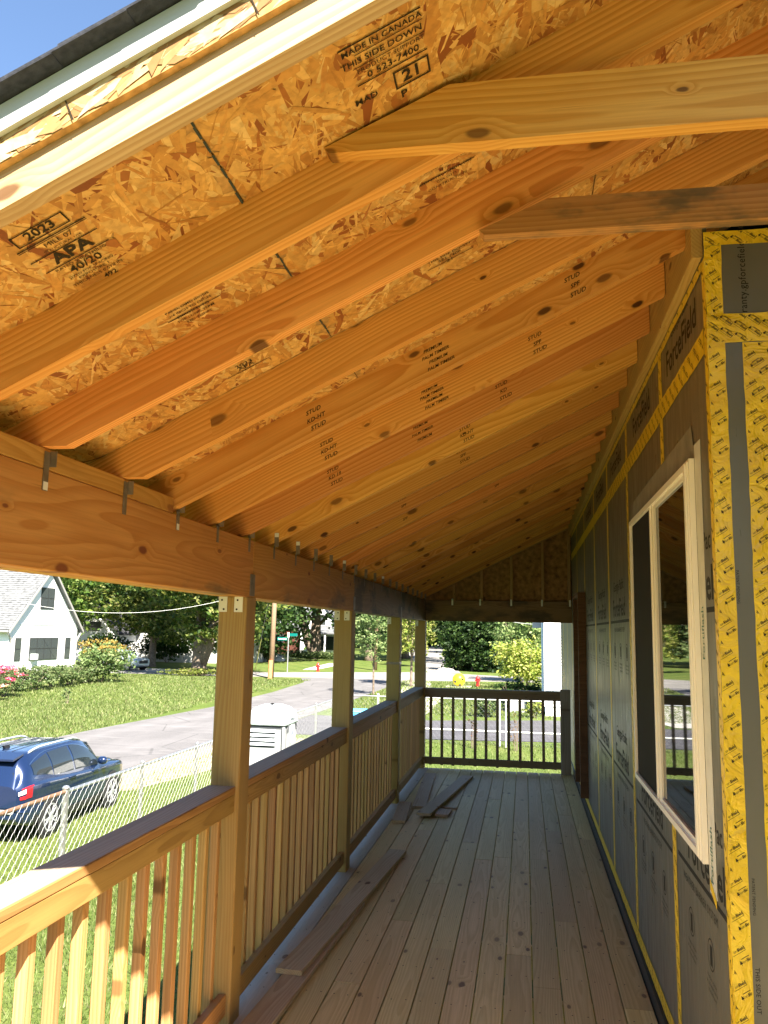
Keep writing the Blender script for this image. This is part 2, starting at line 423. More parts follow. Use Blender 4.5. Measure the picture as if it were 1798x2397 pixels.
# ---- text helper
_tx = {}
def text_mesh(body, size=1., bold=0., shear=0., space=1.):
    key = (body, bold, shear, space)
    if key not in _tx:
        c = bpy.data.curves.new('print', 'FONT'); c.body = body; c.size = 1.; c.align_x = 'CENTER'; c.align_y = 'CENTER'
        c.resolution_u = 2; c.offset = bold; c.shear = shear; c.space_character = space
        o = bpy.data.objects.new('print', c); me = bpy.data.meshes.new_from_object(o)
        vs = [tuple(v.co) for v in me.vertices]; fs = [tuple(p.vertices) for p in me.polygons]
        bpy.data.objects.remove(o); bpy.data.curves.remove(c); bpy.data.meshes.remove(me); _tx[key] = (vs, fs)
    return _tx[key]
def put_text(mb, body, o, X, Y, size, bold=0., shear=0., space=1.):
    vs, fs = text_mesh(body, 1., bold, shear, space); o, X, Y = Vector(o), Vector(X), Vector(Y)
    mb.add([o+X*(v[0]*size)+Y*(v[1]*size) for v in vs], fs)
def put_quad(mb, o, X, Y, x0, y0, x1, y1):
    o, X, Y = Vector(o), Vector(X), Vector(Y)
    mb.add([o+X*a+Y*b for a, b in ((x0,y0),(x1,y0),(x1,y1),(x0,y1))], [(0,1,2,3)])
def put_frame(mb, o, X, Y, x0, y0, x1, y1, t):
    put_quad(mb,o,X,Y,x0,y0,x1,y0+t); put_quad(mb,o,X,Y,x0,y1-t,x1,y1); put_quad(mb,o,X,Y,x0,y0+t,x0+t,y1-t); put_quad(mb,o,X,Y,x1-t,y0+t,x1,y1-t)

# ---- roof
roof = thing('porch_roof', 'unfinished porch roof with exposed pine rafters under strand board sheathing', 'roof', (PX, 1.1, 2.2))
sd = Vector((1, 0, SL)).normalized(); up_n = Vector((-SL, 0, 1)).normalized()
XE, XR = -1.78, 1.9                         # eave and upper end
RY = {-2: 1.14, -1: 1.62, 0: 2.015, 1: 2.475}
for k in range(2, 22): RY[k] = 2.902+(k-2)*.418
rafter_mesh = {}
def rafter(k):
    y = RY[k]; xr = XR if k < 3 else .577
    seat = k >= 0
    pts = [(XE, zb(XE)), (PX-.16, zb(PX-.16))]
    if seat:
        sz = 2.2565 if k < 2 else 2.209
        xs = PX+(sz-ZB0)/SL
        pts = [(XE, zb(XE)+.02), (PX-.145, zb(PX-.145)+.02), (PX-.145, sz), (max(xs, PX-.03), sz)] if xs > PX-.03 else pts
    pts += [(xr, zb(xr)), (xr, zb(xr)+RD), (XE, zb(XE)+RD)]
    c = Vector((-.4, y+.019, zb(-.4)+RD/2))
    X, Yv, Z = sd, Vector((0,1,0)), None
    Zv = X.cross(Yv)                        # local z ~ up normal
    mw = Matrix((X, Zv, Vector((0,-1,0)))).transposed().to_4x4(); mw.translation = c
    inv = mw.inverted()
    m = MB(); ch = .0
    A = [inv @ Vector((x, y, z)) for x, z in pts]
    m.prism(A, inv.to_3x3() @ Vector((0, .038, 0)))
    return m.build('rafter', M['fly'] if k == -2 else M['rafter'], roof, mw)
RO = {}
for k in RY: RO[k] = rafter(k)
# hurricane ties
for k in range(0, 22):
    y = RY[k]; m = MB()
    if k < 5:
        m.box((PX+.001, y+.008, 2.135), (PX+.0035, y+.032, 2.245 if k < 2 else 2.205)); 
        m.box((PX-.015, y+.0385, 2.205), (PX+.02, y+.0405, 2.25))
    else:
        m.box((PX+.001, y-.01, 2.135), (PX+.0035, y+.014, 2.2)); m.box((PX+.002, y-.003, 2.2), (PX+.026, y-.0005, 2.275))
    tie = m.build('hurricane_tie', M['metal_dull'], RO[k])
    if k in (0, 2, 5, 6, 9, 13):
        m = MB()
        if k < 5: m.box((PX+.0036, y+.009, 2.137), (PX+.0042, y+.031, 2.16))
        else: m.box((PX+.003, y-.0038, 2.252), (PX+.025, y-.0032, 2.274))
        m.build('tie_tag', M['tagwhite'], RO[k])
# collar ties
def collar(y, z0, z1, mat, xl, label):
    m = MB(); x_top = xl+(z1-z0)/SL
    c = Vector((.6, y, (z0+z1)/2))
    mw = Matrix((Vector((1,0,0)), Vector((0,0,1)), Vector((0,-1,0)))).transposed().to_4x4(); mw.translation = c; inv = mw.inverted()
    pts = [(xl, z0), (XR, z0), (XR, z1), (x_top, z1)] 
    pts = [(xl+.008, z0), (XR, z0), (XR, z1), (x_top-.01, z1), (xl-.004, z0+.014)]
    m.prism([inv @ Vector((x, y, z)) for x, z in pts], inv.to_3x3() @ Vector((0,.0375,0)))
    return m.build('collar_tie', mat, roof, mw, label=label)
collar(1.582, 2.785, 2.922, M['rafter'], -.417, 'pale collar tie with large knots on its lower edge')
collar(1.977, 2.777, 2.866, M['tie_stained'], -.104, 'stained collar tie with dark water marks')
# ledger on the wall, fascia
m = MB(); m.box((.5795, CY+.02, 3.065), (WX-.001, 11.06, 3.30))
lw = Matrix.Translation((.6, 6.9, 3.18)) @ Matrix.Rotation(R(90), 4, 'Z') 
board('ledger', roof, (.5985, CY+.02, 3.19), (.5985, 11.06, 3.19), .24, .037, (-1,0,0), M['ledger'])
board('eave_fascia', roof, (XE-.02, 1.14, zb(XE)+.09), (XE-.02, 11.06, zb(XE)+.09), .17, .03, (1,0,0), M['fascia'])
# sheathing panels, 4 x 8, rows split along the slope
seams_x = [XE-.03, -.613, .216, XR+.02] ; seams_y = [1.125, 2.47, 4.56, 6.66, 8.76, 11.06]
def strands(panel, x0, x1, y0, y1, dens, seed):
    """wood strands of the board's underside: thin overlapping flakes, each a real chip"""
    r = np.random.RandomState(seed); L = (x1-x0)/sd.x; n = int(L*(y1-y0)*dens)
    vs = np.zeros((n*6, 3)); cols = np.zeros((n*6, 4)); cols[:, 3] = 1
    ln = r.uniform(.06, .2, n)/2; wd = r.uniform(.01, .045, n)/2
    ang = np.where(r.rand(n) < .62, r.normal(math.pi/2, .5, n), r.uniform(0, math.pi, n))
    cu = r.uniform(.03, L-.03, n); cv = r.uniform(y0+.012, y1-.012, n); dep = -np.linspace(.0002, .0013, n)
    shape = [(-1,-.9),(.55,-1),(1,-.35),(.93,.8),(-.5,1),(-.97,.4)]
    pal = np.array([(.62,.34,.1),(.56,.28,.075),(.67,.4,.14),(.48,.22,.055),(.7,.46,.19),(.36,.13,.032),(.25,.075,.02)])
    pw = np.array([.27,.22,.19,.14,.07,.07,.04]); ci = r.choice(len(pal), n, p=pw)
    base = pal[ci]*r.uniform(.86, 1.12, (n, 1))
    ca, sa = np.cos(ang), np.sin(ang)
    tilt = r.normal(0, .0006, (n, 2))
    for j, (a, b) in enumerate(shape):
        jx = a*ln*r.uniform(.85, 1.1, n); jy = b*wd*r.uniform(.75, 1.15, n)
        u = np.clip(cu+jx*ca-jy*sa, .002, L-.002); v = np.clip(cv+jx*sa+jy*ca, y0+.001, y1-.001)
        d = dep+tilt[:,0]*a+tilt[:,1]*b; d = np.minimum(d, -.0001)
        vs[j::6, 0] = x0+u*sd.x+d*up_n.x; vs[j::6, 1] = v; vs[j::6, 2] = zb(x0)+RD+u*sd.z+d*up_n.z
        cols[j::6, :3] = base
    me = bpy.data.meshes.new('osb_strands')
    me.from_pydata(vs.tolist(), [], [tuple(i*6+j for j in (5,4,3,2,1,0)) for i in range(n)])
    me.materials.append(M['chips'])
    ca_ = me.color_attributes.new('chip', 'FLOAT_COLOR', 'POINT'); ca_.data.foreach_set('color', cols.ravel())
    me.update(); o = link('osb_strands', me, panel); o['kind'] = 'stuff'; return o
OSB = {}
for i in range(3):
    for j in range(5):
        if i == 2 and j > 0: continue
        xa, xb = seams_x[i]+.0015, seams_x[i+1]-.0015; ya, yb = seams_y[j]+.0015, seams_y[j+1]-.0015
        if i == 1 and j > 0: xb = .64
        m = MB()
        m.prism([(xa, ya, zb(xa)+RD+.0005), (xb, ya, zb(xb)+RD+.0005), (xb, ya, zb(xb)+RD+.0155), (xa, ya, zb(xa)+RD+.0155)], (0, yb-ya, 0))
        p = m.build('osb_panel', M['osb'], roof); OSB[i, j] = p
        strands(p, xa, xb, ya, yb, 3000 if j == 0 else 1800 if j == 1 else 800, i*10+j)
m = MB(); xa, xb, ya, yb = .643, XR+.02, 2.4715, 3.1
m.prism([(xa, ya, zb(xa)+RD+.0005), (xb, ya, zb(xb)+RD+.0005), (xb, ya, zb(xb)+RD+.0155), (xa, ya, zb(xa)+RD+.0155)], (0, yb-ya, 0))
p = m.build('osb_panel', M['osb'], roof); strands(p, xa, xb, ya, yb, 2500, 77)
# pencil lines / joint marks on the boards
def on_sheath(x, y, d=.0042): return Vector((x, y, zb(x)+RD))-up_n*d
m = MB()
for y0_, y1_, w_ in ((1.2, 1.62, .005), (1.68, 2.0, .004), (2.06, 2.44, .004)):
    for q in range(9):
        a = y0_+(y1_-y0_)*q/9; b = a+(y1_-y0_)/9*rng.uniform(.75, 1.02); dx = rng.uniform(-.002, .002)
        put_quad(m, on_sheath(-.613+dx, a), sd, Vector((0,-1,0)), -w_/2, -(b-a), w_/2, 0)
m.build('joint_line', M['pencil'], OSB[0, 0])
# stamps on the strand board
tX, tY = sd, Vector((0, -1, 0))
m = MB(); o = on_sheath(-.935, 1.50)
def L_(b, dx, dy, s, bold=0., sp=1.): put_text(m, b, o, tX, tY, s, bold, 0, sp) if not (dx or dy) else put_text(m, b, o+tX*dx+tY*dy, tX, tY, s, bold, 0, sp)
L_('2023', -.012, .118, .034, .02); put_frame(m, o+tX*-.012+tY*.118, tX, tY, -.06, -.019, .06, .019, .003)
put_quad(m, o, tX, tY, -.085, .088, .075, .091); put_quad(m, o, tX, tY, -.085, .083, .075, .085)
L_('MILL 07', .0, .07, .02); L_('STRUCTURAL USE', .0, .052, .011)
put_quad(m, o, tX, tY, -.085, .041, .075, .044)
L_('APA', .0, .018, .05, .03); put_quad(m, o, tX, tY, -.08, -.008, .075, -.005)
L_('RATED SHEATHING', 0, -.017, .014); L_('40/20', 0, -.038, .034, .01)
L_('SIZED FOR SPACING', 0, -.06, .012); L_('EXPOSURE 1', 0, -.074, .014); L_('THICKNESS 0.578 IN', 0, -.09, .014); L_('492', .02, -.112, .022, .01)
put_quad(m, o, tX, tY, -.06, -.128, .05, -.125)
m.build('printed_stamp', M['ink'], OSB[0, 0])
m = MB(); o = on_sheath(-.262, 1.405)
put_quad(m, o, tX, tY, -.09, .05, .085, .0535); L_('MADE IN CANADA', 0, .036, .02, .01); put_quad(m, o, tX, tY, -.06, .022, .085, .024)
L_('THIS SIDE DOWN', -.005, .005, .022, .01); put_quad(m, o, tX, tY, -.07, -.011, .085, -.009); L_('PRODUCT SUPPORT', .01, -.022, .016); L_('0 523-7400', .012, -.043, .025, .01)
put_quad(m, o, tX, tY, -.07, -.06, .085, -.057)
L_('21', .045, -.1, .045, .02); put_frame(m, o+tX*.045+tY*-.1, tX, tY, -.04, -.026, .04, .026, .004); L_('MAD', -.06, -.105, .024, .01); L_('P', .02, -.148, .03, .02)
m.build('printed_stamp', M['ink'], OSB[1, 0])
def small_stamp(x, y, panel, lines):
    global m, o
    m = MB(); o = on_sheath(x, y)
    for q, (b, s) in enumerate(lines): L_(b, 0, .06-.021*q, s, .006)
    put_quad(m, o, tX, tY, -.075, .018, .08, .021)
    m.build('printed_stamp', M['ink'], panel)
small_stamp(-.85, 1.935, OSB[0,0], [('PANEL DIMENSIONS', .014), ('3/4 INCH TO EDGES', .014), ('EXPOSED TO', .016), ('FOR LONG TERM', .014), ('RED ZONES', .014)])
small_stamp(-.19, 1.925, OSB[1,0], [('RATED SHEATHING', .013), ('24 OC', .012), ('CONSTRUCTION USE', .015), ('CSA O325', .013), ('CONSTRUCTION', .014)])
small_stamp(-.86, 2.40, OSB[0,0], [('2023', .03), ('APA', .03), ('RATED', .014)])
small_stamp(-.22, 2.38, OSB[1,0], [('THIS SIDE DOWN', .018), ('523-7400', .02), ('21', .026)])
# grade stamps on rafters
def raf_stamp(k, x, words):
    m = MB(); y = RY[k]-.0012; rows = len(words)
    for q, wd_ in enumerate(words):
        xx = x+.012*q*.9; zz = zb(xx)+RD*(.84-.72*(q+.5)/rows)
        put_text(m, wd_, (xx, y, zz), sd, (-up_n.x*-1*0-SL*sd.x*0, 0, 1), .025 if len(wd_) < 6 else .0185, .012)
    m.build('grade_stamp', M['ink'], RO[k])
for k, x, wd_ in ((2,-.78,('STUD','KD-HT','STUD')),(3,-.83,('STUD','KD-HT','STUD')),(4,-.9,('STUD','KD 19','STUD')),(2,.18,('STUD','SPF','STUD')),(3,.05,('STUD','SPF','STUD')),(4,-.1,('STUD','KD','STUD')),
        (2,-.33,('PREMIUM','PALM TIMBER','PREMIUM','PALM TIMBER')),(3,-.39,('PREMIUM','PALM TIMBER','PREMIUM','PALM TIMBER')),(4,-.48,('PREMIUM','PALM TIMBER','PREMIUM')),(5,-.3,('STUD','KD-HT','STUD')),(6,-.35,('STUD','SPF','STUD')),(7,-.75,('STUD','SPF')),(8,-.8,('STUD','SPF')),(9,-.2,('STUD','SPF')),(10,-.3,('STUD','KD'))):
    raf_stamp(k, x, wd_)
# rake build-up at the near edge
m = MB(); m.prism([(XE-.03, 1.125, zb(XE-.03)+.071), (XR, 1.125, zb(XR)+.071), (XR, 1.125, zb(XR)+.1428), (XE-.03, 1.125, zb(XE-.03)+.1428)], (0,.0145,0)); rk = m.build('rake_strip', M['osb'], roof, label='sunlit strand board strip along the roof edge')
r = np.random.RandomState(5); n = 900; vv = []; ff = []; cc = []
pal = [(.4,.25,.11),(.34,.19,.075),(.46,.33,.17),(.27,.14,.05),(.5,.38,.22)]
for i in range(n):
    u = r.uniform(XE, XR-.05); h = r.uniform(.078, .136); a = r.normal(0, .5); l = r.uniform(.02,.06); wq = r.uniform(.005,.013); d = 1.1246-i*2e-6; c0 = pal[r.randint(5)]
    for (p, q) in ((-1,-.8),(.6,-1),(1,.3),(-.4,1)):
        hx = p*l*math.cos(a)-q*wq*math.sin(a); hz = p*l*math.sin(a)+q*wq*math.cos(a); hh = min(max(h+hz, .0725), .142)
        vv.append((u+hx, d, zb(u+hx)+hh)); cc += [*c0, 1]
    ff.append((i*4,i*4+1,i*4+2,i*4+3))
me = bpy.data.meshes.new('osb_strands'); me.from_pydata(vv, [], ff); me.materials.append(M['chips']); ca_ = me.color_attributes.new('chip','FLOAT_COLOR','POINT'); ca_.data.foreach_set('color', cc)
o_ = link('osb_strands', me, rk); o_['kind'] = 'stuff'
m = MB()
for x in (-.74, -.43, .1): m.add([(x-.001,1.1214,zb(x)+.118),(x+.002,1.1214,zb(x)+.118),(x+.019,1.1214,zb(x+.01)+.076),(x+.016,1.1214,zb(x+.01)+.076)], [(0,1,2,3)])
m.build('marker_line', M['ink'], rk)
m = MB(); m.prism([(XE-.06, 1.116, zb(XE-.06)+.119), (XR, 1.116, zb(XR)+.119), (XR, 1.116, zb(XR)+.174), (XE-.06, 1.116, zb(XE-.06)+.174)], (0,.0065,0))
m.prism([(XE-.06, 1.112, zb(XE-.06)+.119), (XR, 1.112, zb(XR)+.119), (XR, 1.112, zb(XR)+.122), (XE-.06, 1.112, zb(XE-.06)+.122)], (0,.004,0))
m.build('drip_edge', M['drip'], roof)
# shingle courses
u = XE-.08; i = 0
while u < XR-.05:
    y = 1.084+rng.uniform(-.007,.007); ye = 11.2; x1 = min(u+.24, XR)
    h0 = .174+.006; m = MB()
    m.prism([(u, y, zb(u)+h0), (x1, y, zb(x1)+.176), (x1, y, zb(x1)+.18), (u, y, zb(u)+h0+.006)], (0, ye-y, 0)); m.build('shingle_course', M['shingle'], roof)
    u += .125
# gable framing at the far end
for sx in (-.93, -.56, -.165, .245, .585):
    board('gable_stud', roof, (sx, 11.03, 2.197), (sx, 11.03, zb(sx)+.11), .036, .036 if 0 else .06, (0,1,0), M['stud'])
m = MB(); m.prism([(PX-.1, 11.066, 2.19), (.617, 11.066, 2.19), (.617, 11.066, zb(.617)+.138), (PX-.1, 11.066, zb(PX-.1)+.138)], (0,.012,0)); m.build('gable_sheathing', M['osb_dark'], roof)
m = MB(); y = 11.0; m.prism([(PX-.02, y, zb(PX)-.0), (.577, y, zb(.577)), (.577, y, zb(.577)+.13), (PX-.02, y, zb(PX)+.13)], (0,.06,0)); m.build('end_rafter', M['stud'], roof)

# ================================================================= HOUSE
house = thing('house', 'house under construction with grey coated wall panels and yellow seam tape', 'house', (WX, CY, HZ))
ysm = [CY, 3.75, 5.03, 6.22, 7.42, 8.64, 9.86, 11.08, 12.3, 13.5, 14.53]
NX, NZ = Vector((0,-1,0)), Vector((0,0,1))
def ring(mb, o, X, Y, r, t, n=20, sx=1.):
    o, X, Y = Vector(o), Vector(X), Vector(Y)
    a = [2*math.pi*i/n for i in range(n)]
    mb.add([o+X*(math.cos(q)*r*sx)+Y*(math.sin(q)*r) for q in a]+[o+X*(math.cos(q)*(r*sx-t))+Y*(math.sin(q)*(r-t)) for q in a], [(i,(i+1)%n,n+(i+1)%n,n+i) for i in range(n)])
def print_block(mb, y0, y1, z, cut):
    """maker's print between y0 (near) and y1 (far); text runs towards the camera"""
    xp = WX-.0007
    if cut:
        put_text(mb, 'Georgia-Pac', (xp, 3.1, z+.235), NX, NZ, .095, .008); put_text(mb, 'ForceFiel', (xp, 3.155, z+.085), NX, NZ, .165, .018)
    else:
        c = (y0+y1)/2
        put_text(mb, 'Georgia-Pacific', (xp, c, z+.235), NX, NZ, .095, .008); put_text(mb, 'ForceField', (xp, c, z+.085), NX, NZ, .165, .018)
    w_ = y1-y0-.12; ya = y0+.02 if cut else y0+.06
    put_quad(mb, (xp, y1-.08, z), NX, NZ, 0, -.009, y1-.08-ya, .009)
    put_text(mb, 'WEATHER BARRIER SYSTEM', (xp, (y0+y1)/2, z-.055), NX, NZ, .042, 0, 0, 1.15)
    for q in range(3):
        yy = y1-.32-.33*q
        if yy < y0+.06: continue
        ring(mb, (xp, yy, z-.193), NX, NZ, .052, .005); put_quad(mb, (xp, yy, z-.193), NX, NZ, -.018, -.036, .018, .03)
        for j in range(3): put_text(mb, ('Weather resistive', 'air and water barrier', 'structural panel')[j], (xp, yy, z-.275-.022*j), NX, NZ, .02)
for j, (za, zc) in enumerate(((.075, 2.772), (2.776, 3.3))):
    for i, (ya, yb) in enumerate(zip(ysm[:-1], ysm[1:])):
        if j == 1 and ya > 11: pass
        b = MB(); b.box((WX, ya+.0015+(.0135 if i == 0 else 0), za), (WX+.0125, yb-.0015, zc)); p = b.build('wall_panel', M['panel'], house)
        if i < 6 and j == 0:
            for z in ((.895, 1.86) if i != 1 else (.86, 1.9)):
                b = MB(); print_block(b, ya, yb, z, i == 0); b.build('printed_text', M['ink_soft'], p)
        if j == 1 and i < 5:
            b = MB(); put_text(b, 'ForceField', (WX-.0007, (ya+yb)/2, 2.93), NX, NZ, .15, .018); put_text(b, 'Georgia-Pacific', (WX-.0007, (ya+yb)/2, 3.03), NX, NZ, .06)
            b.build('printed_text', M['ink_soft'], p)
# front wall, facing the camera
for za, zc in ((-.02, 2.80), (2.803, 3.15)):
    b = MB(); b.box((WX, CY, za), (1.9, CY+.0125, zc)); p = b.build('wall_panel', M['panel'], house)
    yp = CY-.0007
    for body, x_, z_, d_, u_, sz_, bo_ in ((('THIS SIDE OUT',.6865,.718,-1,1,.0185,.008), ('PATENT PENDING',.6855,.985,-1,1,.0125,0), ('PATENT PENDING',.6795,1.93,-1,1,.0125,0), ('THIS SIDE OUT',.81,1.5,-1,1,.018,.008)) if za < 0 else (('warranty.gpforcefield.com',.738,2.99,1,-1,.034,.002),)):
        b = MB(); put_text(b, body, (x_, yp, z_), (0,0,d_), (u_,0,0), sz_, bo_, 0, 1.06); b.build('printed_text', M['ink_soft'], p)
# yellow tape with printed logos
def logo(mb, o, X, Y, s, clip):
    tmp = MB(); Z0 = (0,0,0); a, b_ = (1,0,0), (0,1,0)
    tmp.add([(-.5,-.17,0),(-.3,-.17,0),(-.4,.06,0)], [(0,1,2)])
    put_quad(tmp, Z0, a, b_, -.26, .07, .3, .11); put_frame(tmp, Z0, a, b_, -.42, -.3, .5, .05, .022)
    put_text(tmp, 'Field', (.27,-.115,0), a, b_, .26, .03); put_text(tmp, 'Force', (-.11,-.115,0), a, b_, .24)
    P = [(v[0]*s, v[1]*s) for v in tmp.v]; o, X, Y = Vector(o), Vector(X), Vector(Y)
    W_ = [o+X*p[0]+Y*p[1] for p in P]
    fs = [f for f in tmp.f if all(clip(W_[i]) for i in f)]
    if fs:
        used = sorted({i for f in fs for i in f}); ix = {v: q for q, v in enumerate(used)}
        mb.add([W_[i] for i in used], [tuple(ix[i] for i in f) for f in fs])
def tape_front(x0_, x1_, z0_, z1_, tilt, name='seam_tape', lift=.0012, wob=.002):
    b = MB(); n = max(2, int(max(x1_-x0_, z1_-z0_)/.05)); y = CY-lift
    vert = (z1_-z0_) > (x1_-x0_); pts0 = []; pts1 = []
    for i in range(n+1):
        q = i/n
        if vert: pts0.append((x0_+rng.uniform(-wob,wob), y-rng.uniform(0,.0004), z0_+(z1_-z0_)*q)); pts1.append((x1_+rng.uniform(-wob,wob)*.6, y-rng.uniform(0,.0004), z0_+(z1_-z0_)*q))
        else: pts0.append((x0_+(x1_-x0_)*q, y-rng.uniform(0,.0004), z1_+rng.uniform(-wob,wob))); pts1.append((x0_+(x1_-x0_)*q, y-rng.uniform(0,.0004), z0_+rng.uniform(-wob,wob)))
    b.add(pts0+pts1, [(i, n+1+i, n+2+i, i+1) if vert else (i, i+1, n+2+i, n+1+i) for i in range(n)])
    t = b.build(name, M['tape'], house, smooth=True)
    b = MB(); ca, sa = math.cos(R(tilt)), math.sin(R(tilt)); X, Y = Vector((ca,0,sa)), Vector((-sa,0,ca))
    clip = lambda p: x0_+.001 < p.x < x1_-.001 and z0_+.001 < p.z < z1_-.001
    sgn = 1 if tilt > 0 else -1
    for i in range(-4, 12):
        for j in range(-40, 80):
            px = x0_+.012+i*.0266; pz = 3.2-.0245*i*sgn-j*.0987
            if not vert: px, pz = x0_+.02+j*.05*.9, z0_+.02+i*.042+(.02 if j % 2 else 0)
            if x0_-.03 < px < x1_+.03 and z0_-.03 < pz < z1_+.03 and (vert or i < 4): logo(b, (px, y-.0009, pz), X, Y, .0475, clip)
    if b.f: b.build('tape_print', M['tape_ink'], t)
tape_front(WX-.002, .672, 0., 3.10, 33)
tape_front(.728, .84, .2, 2.75, 33)
tape_front(WX-.002, 1.5, 2.752, 2.853, -38, lift=.0024)
tape_front(WX-.002, 1.5, 3.10, 3.15, -38, lift=.0024)
def tape_side(ya, yb, za, zc, logos=0, name='seam_tape', lift=.0012, wob=.003):
    b = MB(); vert = (zc-za) > (yb-ya); n = max(2, int(max(yb-ya, zc-za)/.06)); x = WX-lift; A = []; B = []
    for i in range(n+1):
        q = i/n
        if vert: A.append((x-rng.uniform(0,.0006), ya+rng.uniform(-wob,wob), za+(zc-za)*q)); B.append((x-rng.uniform(0,.0006), yb+rng.uniform(-wob,wob), za+(zc-za)*q))
        else: A.append((x-rng.uniform(0,.0006), ya+(yb-ya)*q, zc+rng.uniform(-wob,wob))); B.append((x-rng.uniform(0,.0006), ya+(yb-ya)*q, za+rng.uniform(-wob,wob)))
    b.add(A+B, [(i, i+1, n+2+i, n+1+i) if vert else (i, n+1+i, n+2+i, i+1) for i in range(n)])
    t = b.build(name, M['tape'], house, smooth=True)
    if logos:
        b = MB(); ca, sa = math.cos(R(-35)), math.sin(R(-35)); X, Y = NX*ca+NZ*sa, -NX*sa+NZ*ca
        clip = lambda p: ya+.001 < p.y < yb-.001 and za+.001 < p.z < zc-.001
        if vert:
            j = 0
            while za+.05*j < zc: logo(b, (x-.0012, (ya+yb)/2+(.02 if j % 2 else -.02), za+.05*j), X, Y, .05, clip); j += 1
        else:
            j = 0
            while ya+.05*j < min(yb, logos): logo(b, (x-.0012, ya+.05*j, (za+zc)/2+(.02 if j % 2 else -.02)), X, Y, .05, clip); j += 1
        if b.f: b.build('tape_print', M['tape_ink'], t)
tape_side(CY-.001, CY+.05, .08, 3.06, 1)
for i, y in enumerate(ysm[1:-1]):
    tape_side(y-.042, y+.042, .15, 2.735, 1 if i < 2 else 0); tape_side(y-.042, y+.042, 2.825, 3.06, 1 if i < 2 else 0)
tape_side(CY+.05, 11.0, 2.732, 2.822, 7.0, lift=.0024); tape_side(CY+.05, 11.0, .082, .15, 6.0, lift=.0024); tape_side(CY+.05, 11.0, 3.03, 3.064, 6.0, lift=.0024)
b = MB(); b.box((.603, CY+.03, -.24), (WX+.02, 11.05, .072)); b.box((.606, 11.06, HZ-.1), (WX+.02, 14.5, .072)); b.build('base_strip', M['black'], house)  # black strip along the wall base beside the deck edge
# corner and body behind the finished faces (out of the photograph's frame)
b = MB(); b.box((WX+.0135, CY+.0135, HZ-.1), (5.6, 14.5, 3.0)); b.build('wall_core', M['panel'], house)
b = MB(); b.box((1.905, .1, HZ-.1), (5.6, CY+.0128, 4.7)); b.build('added_shade_wing', M['panel'], house)  # unseen wing added to keep the sun off the front wall
b = MB(); b.prism([(.3,11.2,3.12),(3.1,11.2,4.5),(5.9,11.2,3.12)], (0,3.6,0)); b.prism([(.66,3.12,3.4),(3.1,3.12,4.5),(5.54,3.12,3.4)], (0,8.07,0)); b.build('main_roof', M['shingle'], house)
# window
wy0, wy1, wz0, wz1 = 3.08, 4.71, 1.014, 2.402
win = MB(); fx = WX-.036
def frame_ring(mb, x0_, x1_, y0_, y1_, z0_, z1_, t):
    mb.box((x0_, y0_, z0_), (x1_, y0_+t, z1_)); mb.box((x0_, y1_-t, z0_), (x1_, y1_, z1_)); mb.box((x0_, y0_+t, z0_), (x1_, y1_-t, z0_+t)); mb.box((x0_, y0_+t, z1_-t), (x1_, y1_-t, z1_))
frame_ring(win, WX-.022, WX-.0035, wy0-.012, wy1+.012, wz0-.012, wz1+.012, .03)
wo = win.build('window', M['vinyl'], house, label='white vinyl sliding window with a dark screen half and a reflecting pane')
b = MB(); frame_ring(b, WX-.029, WX-.0225, wy0, wy1, wz0, wz1, .032); frame_ring(b, fx, WX-.0295, wy0+.006, wy1-.006, wz0+.006, wz1-.006, .024); b.build('window_frame', M['vinyl'], wo)
b = MB(); b.box((fx+.006, 3.90, wz0+.03), (WX-.012, 3.925, wz1-.03)); b.box((fx+.012, 3.9255, wz0+.03), (WX-.012, 3.965, wz1-.03)); b.box((fx+.004, 3.9655, wz0+.03), (WX-.012, 3.985, wz1-.03)); b.build('mullion', M['vinyl'], wo)
b = MB(); b.box((WX-.016, wy0+.03, wz0+.03), (WX-.0125, 3.9005, wz1-.03)); b.build('pane', M['glass'], wo, label='window pane reflecting trees and the railing')
b = MB(); b.box((WX-.02, 3.9845, wz0+.03), (WX-.0165, wy1-.03, wz1-.03)); b.build('screen', M['screen'], wo, label='dark insect screen')
b = MB(); frame_ring(b, WX-.026, WX-.0165, wy0+.031, 3.8995, wz0+.031, wz1-.031, .018); b.build('sash', M['vinyl'], wo)
b = MB(); b.box((WX-.0022, wy0-.115, wz0-.1), (WX-.0009, wy0-.012, wz1+.06)); b.build('flashing_tape', M['flash'], wo)
b = MB(); b.add([(WX-.003, wy0-.02, wz1+.012), (WX-.003, wy1+.09, wz1+.012), (WX-.003, wy1+.09, wz1+.118), (WX-.003, wy0+.02, wz1+.145)], [(0,1,2,3)]); b.build('flashing_tape', plain('grey_head_flashing', (.24,.215,.17), .5, .4, var=.25, scale=12, bump=.4), wo)
b = MB(); put_text(b, 'Fortiflash', (WX-.0035, wy0-.06, wz0+.03), NZ, -NX, .05, .006); put_text(b, 'Fortiflash', (WX-.0035, wy0-.06, wz1-.62), NZ, -NX, .05, .006); b.build('printed_text', plain('flashing_print', (.05,.16,.13), .6), wo)
b = MB(); b.add([(WX-.0032, wy0-.11, .885), (WX-.0032, wy0-.02, .925), (WX-.0032, wy0-.02, .96), (WX-.0032, wy0-.112, .915)], [(0,1,2,3)]); b.build('tape_tab', M['tape'], wo)
# door frame further along
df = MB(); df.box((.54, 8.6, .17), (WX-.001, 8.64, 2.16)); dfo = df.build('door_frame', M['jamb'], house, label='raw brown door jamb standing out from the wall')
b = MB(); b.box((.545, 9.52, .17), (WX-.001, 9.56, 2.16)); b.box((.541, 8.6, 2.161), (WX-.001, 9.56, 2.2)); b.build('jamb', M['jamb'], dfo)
b = MB(); b.box((.60, 8.6415, .17), (WX-.002, 9.5185, 2.159)); b.build('door_leaf', plain('primed_door', (.3,.31,.3), .35, .5), dfo)

